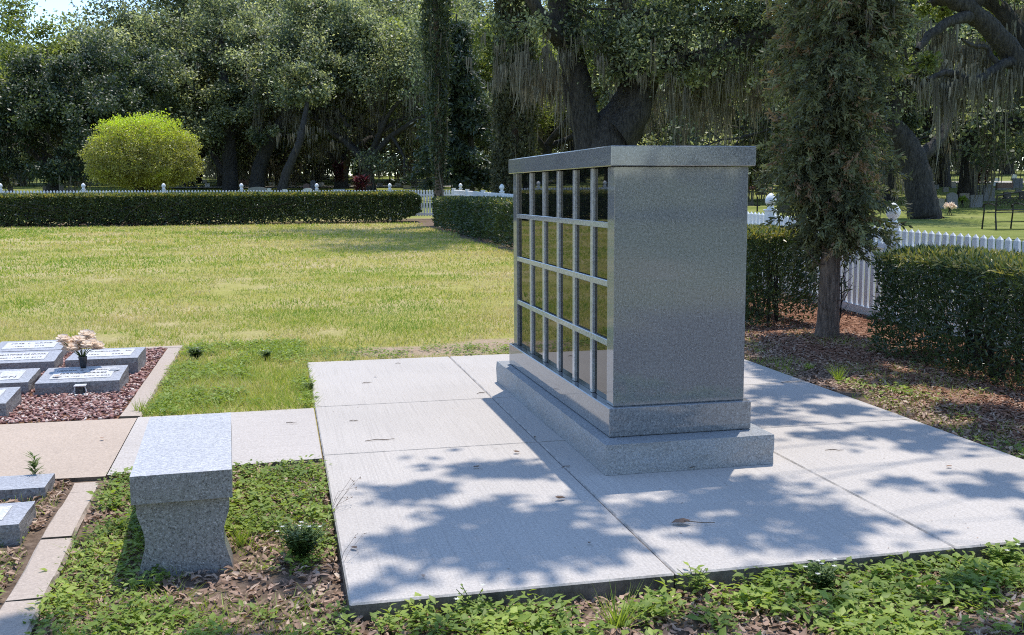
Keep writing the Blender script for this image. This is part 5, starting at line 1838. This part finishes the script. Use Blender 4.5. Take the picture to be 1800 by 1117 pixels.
# ------------------------------------------------------------------ single plants, leaves and twigs
def rosette(name, label, x, y, nst, h, size, mat, grp=None, flowers=0, z=None):
    t = thing(name, label, 'weed', (x, y, float(gz(x, y)) if z is None else z), 0, grp)
    pa, P, D, N = [], [], [], []
    fl = []
    for k in range(nst):
        a = RNG.uniform(0, 2 * PI)
        s = RNG.uniform(.2, 1) * h * .7
        e_ = np.array([math.cos(a) * s, math.sin(a) * s, h * RNG.uniform(.6, 1.05)])
        pa.append((np.array([(0, 0, -.01), e_ * np.array([.35, .35, .6]), e_]), np.array([.002, .0016, .001])))
        for q in range(8):
            f = RNG.uniform(.25, 1)
            b_ = RNG.uniform(0, 2 * PI)
            P.append(e_ * np.array([f, f, f]))
            D.append((math.cos(b_), math.sin(b_), .25))
            N.append((-.2 * math.cos(b_), -.2 * math.sin(b_), 1))
        if k < flowers:
            fl.append(e_ + np.array([0, 0, .01]))
    V, F = tube_arrays(pa, 4)
    link('stems', make_mesh('stems', V, F, M['weed_dark'], np.full(len(F), .5)), t)
    P, D, N = np.array(P), np.array(D), np.array(N)
    V, F = instances(LEAF4, LEAF4_F, P, frames(D, N), size * RNG.uniform(.6, 1.2, len(P)))
    link('leaves', make_mesh('leaves', V, F, M[mat], np.repeat(RNG.beta(2, 2, len(P)), 4)), t)
    for c in fl:
        a = np.arange(6) * PI / 3
        V, F = instances(LEAF4, LEAF4_F, np.repeat(c[None], 6, 0), frames(np.stack([np.cos(a), np.sin(a), np.full(6, .3)], 1), np.repeat([[0, 0, 1.]], 6, 0)), np.full(6, .011))
        link('flower', make_mesh('flower', V, F, M['white_petal'], RNG.random(len(F))), t)
    return t


c = flat(530, 985, -.06)
rosette('weed_clump', 'dark green weed clump with tiny white flowers right of the bench', c[0], c[1], 120, .125, .027, 'weed_dark', flowers=9)
c = flat(345, 632, -.01)
rosette('weed_clump', 'dark weed clump in the lawn right of the kerb', c[0], c[1], 46, .10, .034, 'weed_dark', flowers=6)
c = flat(468, 633, -.01)
rosette('weed_clump', 'small weed clump in the lawn left of the pad corner', c[0], c[1], 22, .075, .03, 'weed_dark', flowers=3)
c = flat(1163, 1008, -.05)
rosette('weed_sprig', 'bright leafy sprig standing against the front edge of the pad', -.165, -1.345, 7, .12, .032, 'weed')
c = flat(820, 1058, -.06)
rosette('weed_sprig', 'thin flowering sprig at the front edge of the pad, left of the bright sprig', c[0], -1.345, 4, .11, .02, 'weed', flowers=2)
c = flat(556, 685, 0)
rosette('weed_sprig', 'weed hanging over the left pad edge near the lawn', -1.29, float(c[1]), 12, .07, .024, 'weed_dark')
rosette('weed_clump', 'flowering weeds in the shade at the pad front, right of the middle', .25, -1.42, 30, .10, .03, 'weed_dark', flowers=6)
rosette('weed_clump', 'leafy weed clump at the pad front towards the right', .95, -1.40, 34, .09, .032, 'weed', flowers=5)
rosette('weed_clump', 'weed tuft near the right end of the pad front', 1.75, -1.40, 24, .08, .03, 'weed')
# spiky seedling on the tan path edge
c = flat(82, 832, -.03)
t = thing('spiky_seedling', 'spiky narrow leaved seedling at the near edge of the tan path', 'plant', (c[0], .40, -.045))
V, F = tube_arrays([(np.array([(0, 0, -.01), (0, 0, .07), (.004, 0, .15)]), np.array([.004, .003, .001]))], 5)
link('stem', make_mesh('stem', V, F, M['weed_dark'], np.full(len(F), .6)), t)
n = 90
zz = RNG.uniform(.03, .15, n)
a = RNG.uniform(0, 2 * PI, n)
V, F = instances(LEAF4, LEAF4_F, np.stack([zz * 0, zz * 0, zz], 1), frames(np.stack([np.cos(a), np.sin(a), RNG.uniform(.2, .8, n)], 1), np.stack([-np.cos(a), -np.sin(a), np.full(n, 1.4)], 1)), np.stack([RNG.uniform(.03, .06, n), np.full(n, .016), np.full(n, .03)], 1))
link('leaves', make_mesh('leaves', V, F, M['weed_dark'], np.repeat(RNG.uniform(.4, 1, n), 4)), t)


def tuft(label, u, v, n, h, mat='weed'):
    p = hit(u, v)
    t = thing('grass_tuft', label, 'grass tuft', tuple(p))
    Q = RNG.normal(0, .012, (n, 3)) * np.array([1, 1, 0])
    V, F = blades(Q, h * RNG.uniform(.6, 1.1, n), np.full(n, .006), .45)
    link('blades', make_mesh('blades', V, F, M[mat], RNG.uniform(.4, 1, len(F))), t)


tuft('bright grass tuft just off the right edge of the pad', 1475, 672, 60, .13)
tuft('pale grass tuft in front of the cedar by the pad corner', 1420, 652, 60, .07)
tuft('thin grass tuft among the weeds at the bottom of the picture', 1085, 1108, 60, .14)
tuft('dry grass tuft against the end of the gravel bed kerb', 246, 728, 40, .10, 'grass')
tuft('loose grass tuft by the bench foot', 425, 960, 60, .09)

# seed stalks leaning over the left pad edge
sk = []
t = thing('seed_stalks', 'thin wiry seed stalks leaning over the left edge of the pad', 'weed', (-1.30, -.55, -.05))
for k in range(8):
    y0 = RNG.choice([RNG.normal(-.35, .08), RNG.normal(.28, .07)])
    L_ = RNG.uniform(.06, .14)
    sk.append((np.array([(0, y0, 0), (L_ * .4, y0 + RNG.normal(0, .02), .08), (L_, y0 + RNG.normal(.03, .04), RNG.uniform(.08, .16))]), np.array([.0009, .0007, .0005])))
V, F = tube_arrays(sk, 4)
link('stalks', make_mesh('stalks', V, F, M['twig']), t)
ends_ = np.array([p_[-1] for p_, _ in sk])
V, F = cards(np.repeat(ends_, 4, 0) + RNG.normal(0, .004, (32, 3)), .009, .004)
link('seed_heads', make_mesh('seed_heads', V, F, M['litter'], np.full(len(F), .3)), t)


def fallen(label, u, v, L_, W_, curl, tint, stem_=0.0):
    p = flat(u, v, 0)
    t = thing('dead_leaf', label, 'leaf', (p[0], p[1], .004), RNG.uniform(0, 6.28), 'dead leaves on the concrete pad')
    Vt = LEAF.copy()
    Vt[:, 0] -= .5
    Vt *= np.array([L_, W_ * 2, L_ * curl])
    Vt[:, 2] += .45 * L_ * np.abs(Vt[:, 0] / L_) ** 2 * 2 * curl * .25 + .004
    link('blade', make_mesh('blade', Vt, LEAF_F, M['litter'], np.full(8, tint)), t)
    if stem_:
        MB().tube([(-L_ * .15, 0, .012), (-L_ * .5 - stem_ * .5, .01, .008), (-L_ * .5 - stem_, -.005, .004)], [.0022, .0018, .0015], 5).build('stem', M['twig'], t)
    return t


ld = fallen('big curled brown leaf with a long stalk on the front right panel', 1197, 923, .075, .05, 2.6, .3, .09)
ld.rotation_euler[2] = 2.9
for a in (('rolled dead leaf on the shaded front panel', 985, 880, .05, .024, 3.5, .35), ('dark leaf fragment near the front corner of the pad', 622, 967, .035, .02, 2, .1), ('dead leaf at the foot of the columbarium front', 1213, 826, .05, .03, 3, .15),
          ('small dark leaf at the top of the shaded panel', 838, 824, .035, .02, 2, .1), ('leaf bit on the middle panel by the columbarium shadow', 908, 798, .035, .025, 3, .2), ('little dead leaf near the right edge of the pad', 1668, 823, .03, .02, 2, .4),
          ('tiny leaf crumb in the middle of the shaded panel', 1036, 958, .02, .012, 2, .1), ('tiny yellow leaf crumb near the front edge of the pad', 744, 1017, .022, .014, 2, .8), ('leaf crumb far back on the sunny pad', 660, 664, .022, .012, 2, .15), ('pale leaf on the tan path', 180, 773, .03, .02, 2, .6),
          ('petals fallen on the face of the rose marker', 118, 672, .05, .04, 2, .95)):
    f_ = fallen(*a)
f_.location.z = ZBED + .098
f_.location.x, f_.location.y = -2.87, 2.60
for lab, u, v, L_, a in (('longest thin twig lying on the sunny back panel', 668, 775, .15, .05), ('short twig on the back left panel', 645, 674, .07, .3), ('twig by the joint near the columbarium shadow', 846, 692, .07, .5), ('thin twig across the top right panel', 1395, 672, .19, .15),
                         ('curved twig on the right hand panel', 1467, 793, .09, -.25), ('twig on the link walk', 512, 745, .06, -.4), ('straw bit on the middle panel', 622, 741, .05, .1), ('tiny twig in the columbarium shadow', 940, 770, .045, 1.2), ('twig lying on the joint in front of the columbarium', 995, 822, .05, .4), ('short twig near the slab joint at left', 700, 640, .04, .1)):
    p = flat(u, v, 0)
    t = MB().tube([(-L_ / 2, 0, .003), (-L_ * .1, L_ * .05, .006), (L_ * .2, -L_ * .04, .004), (L_ / 2, L_ * .06, .003)], [.0016, .0022, .002, .001], 5).build('twig', M['twig'], None, (p[0], p[1], .001), a)
    tag(t, lab, 'twig', 'twigs on the concrete')
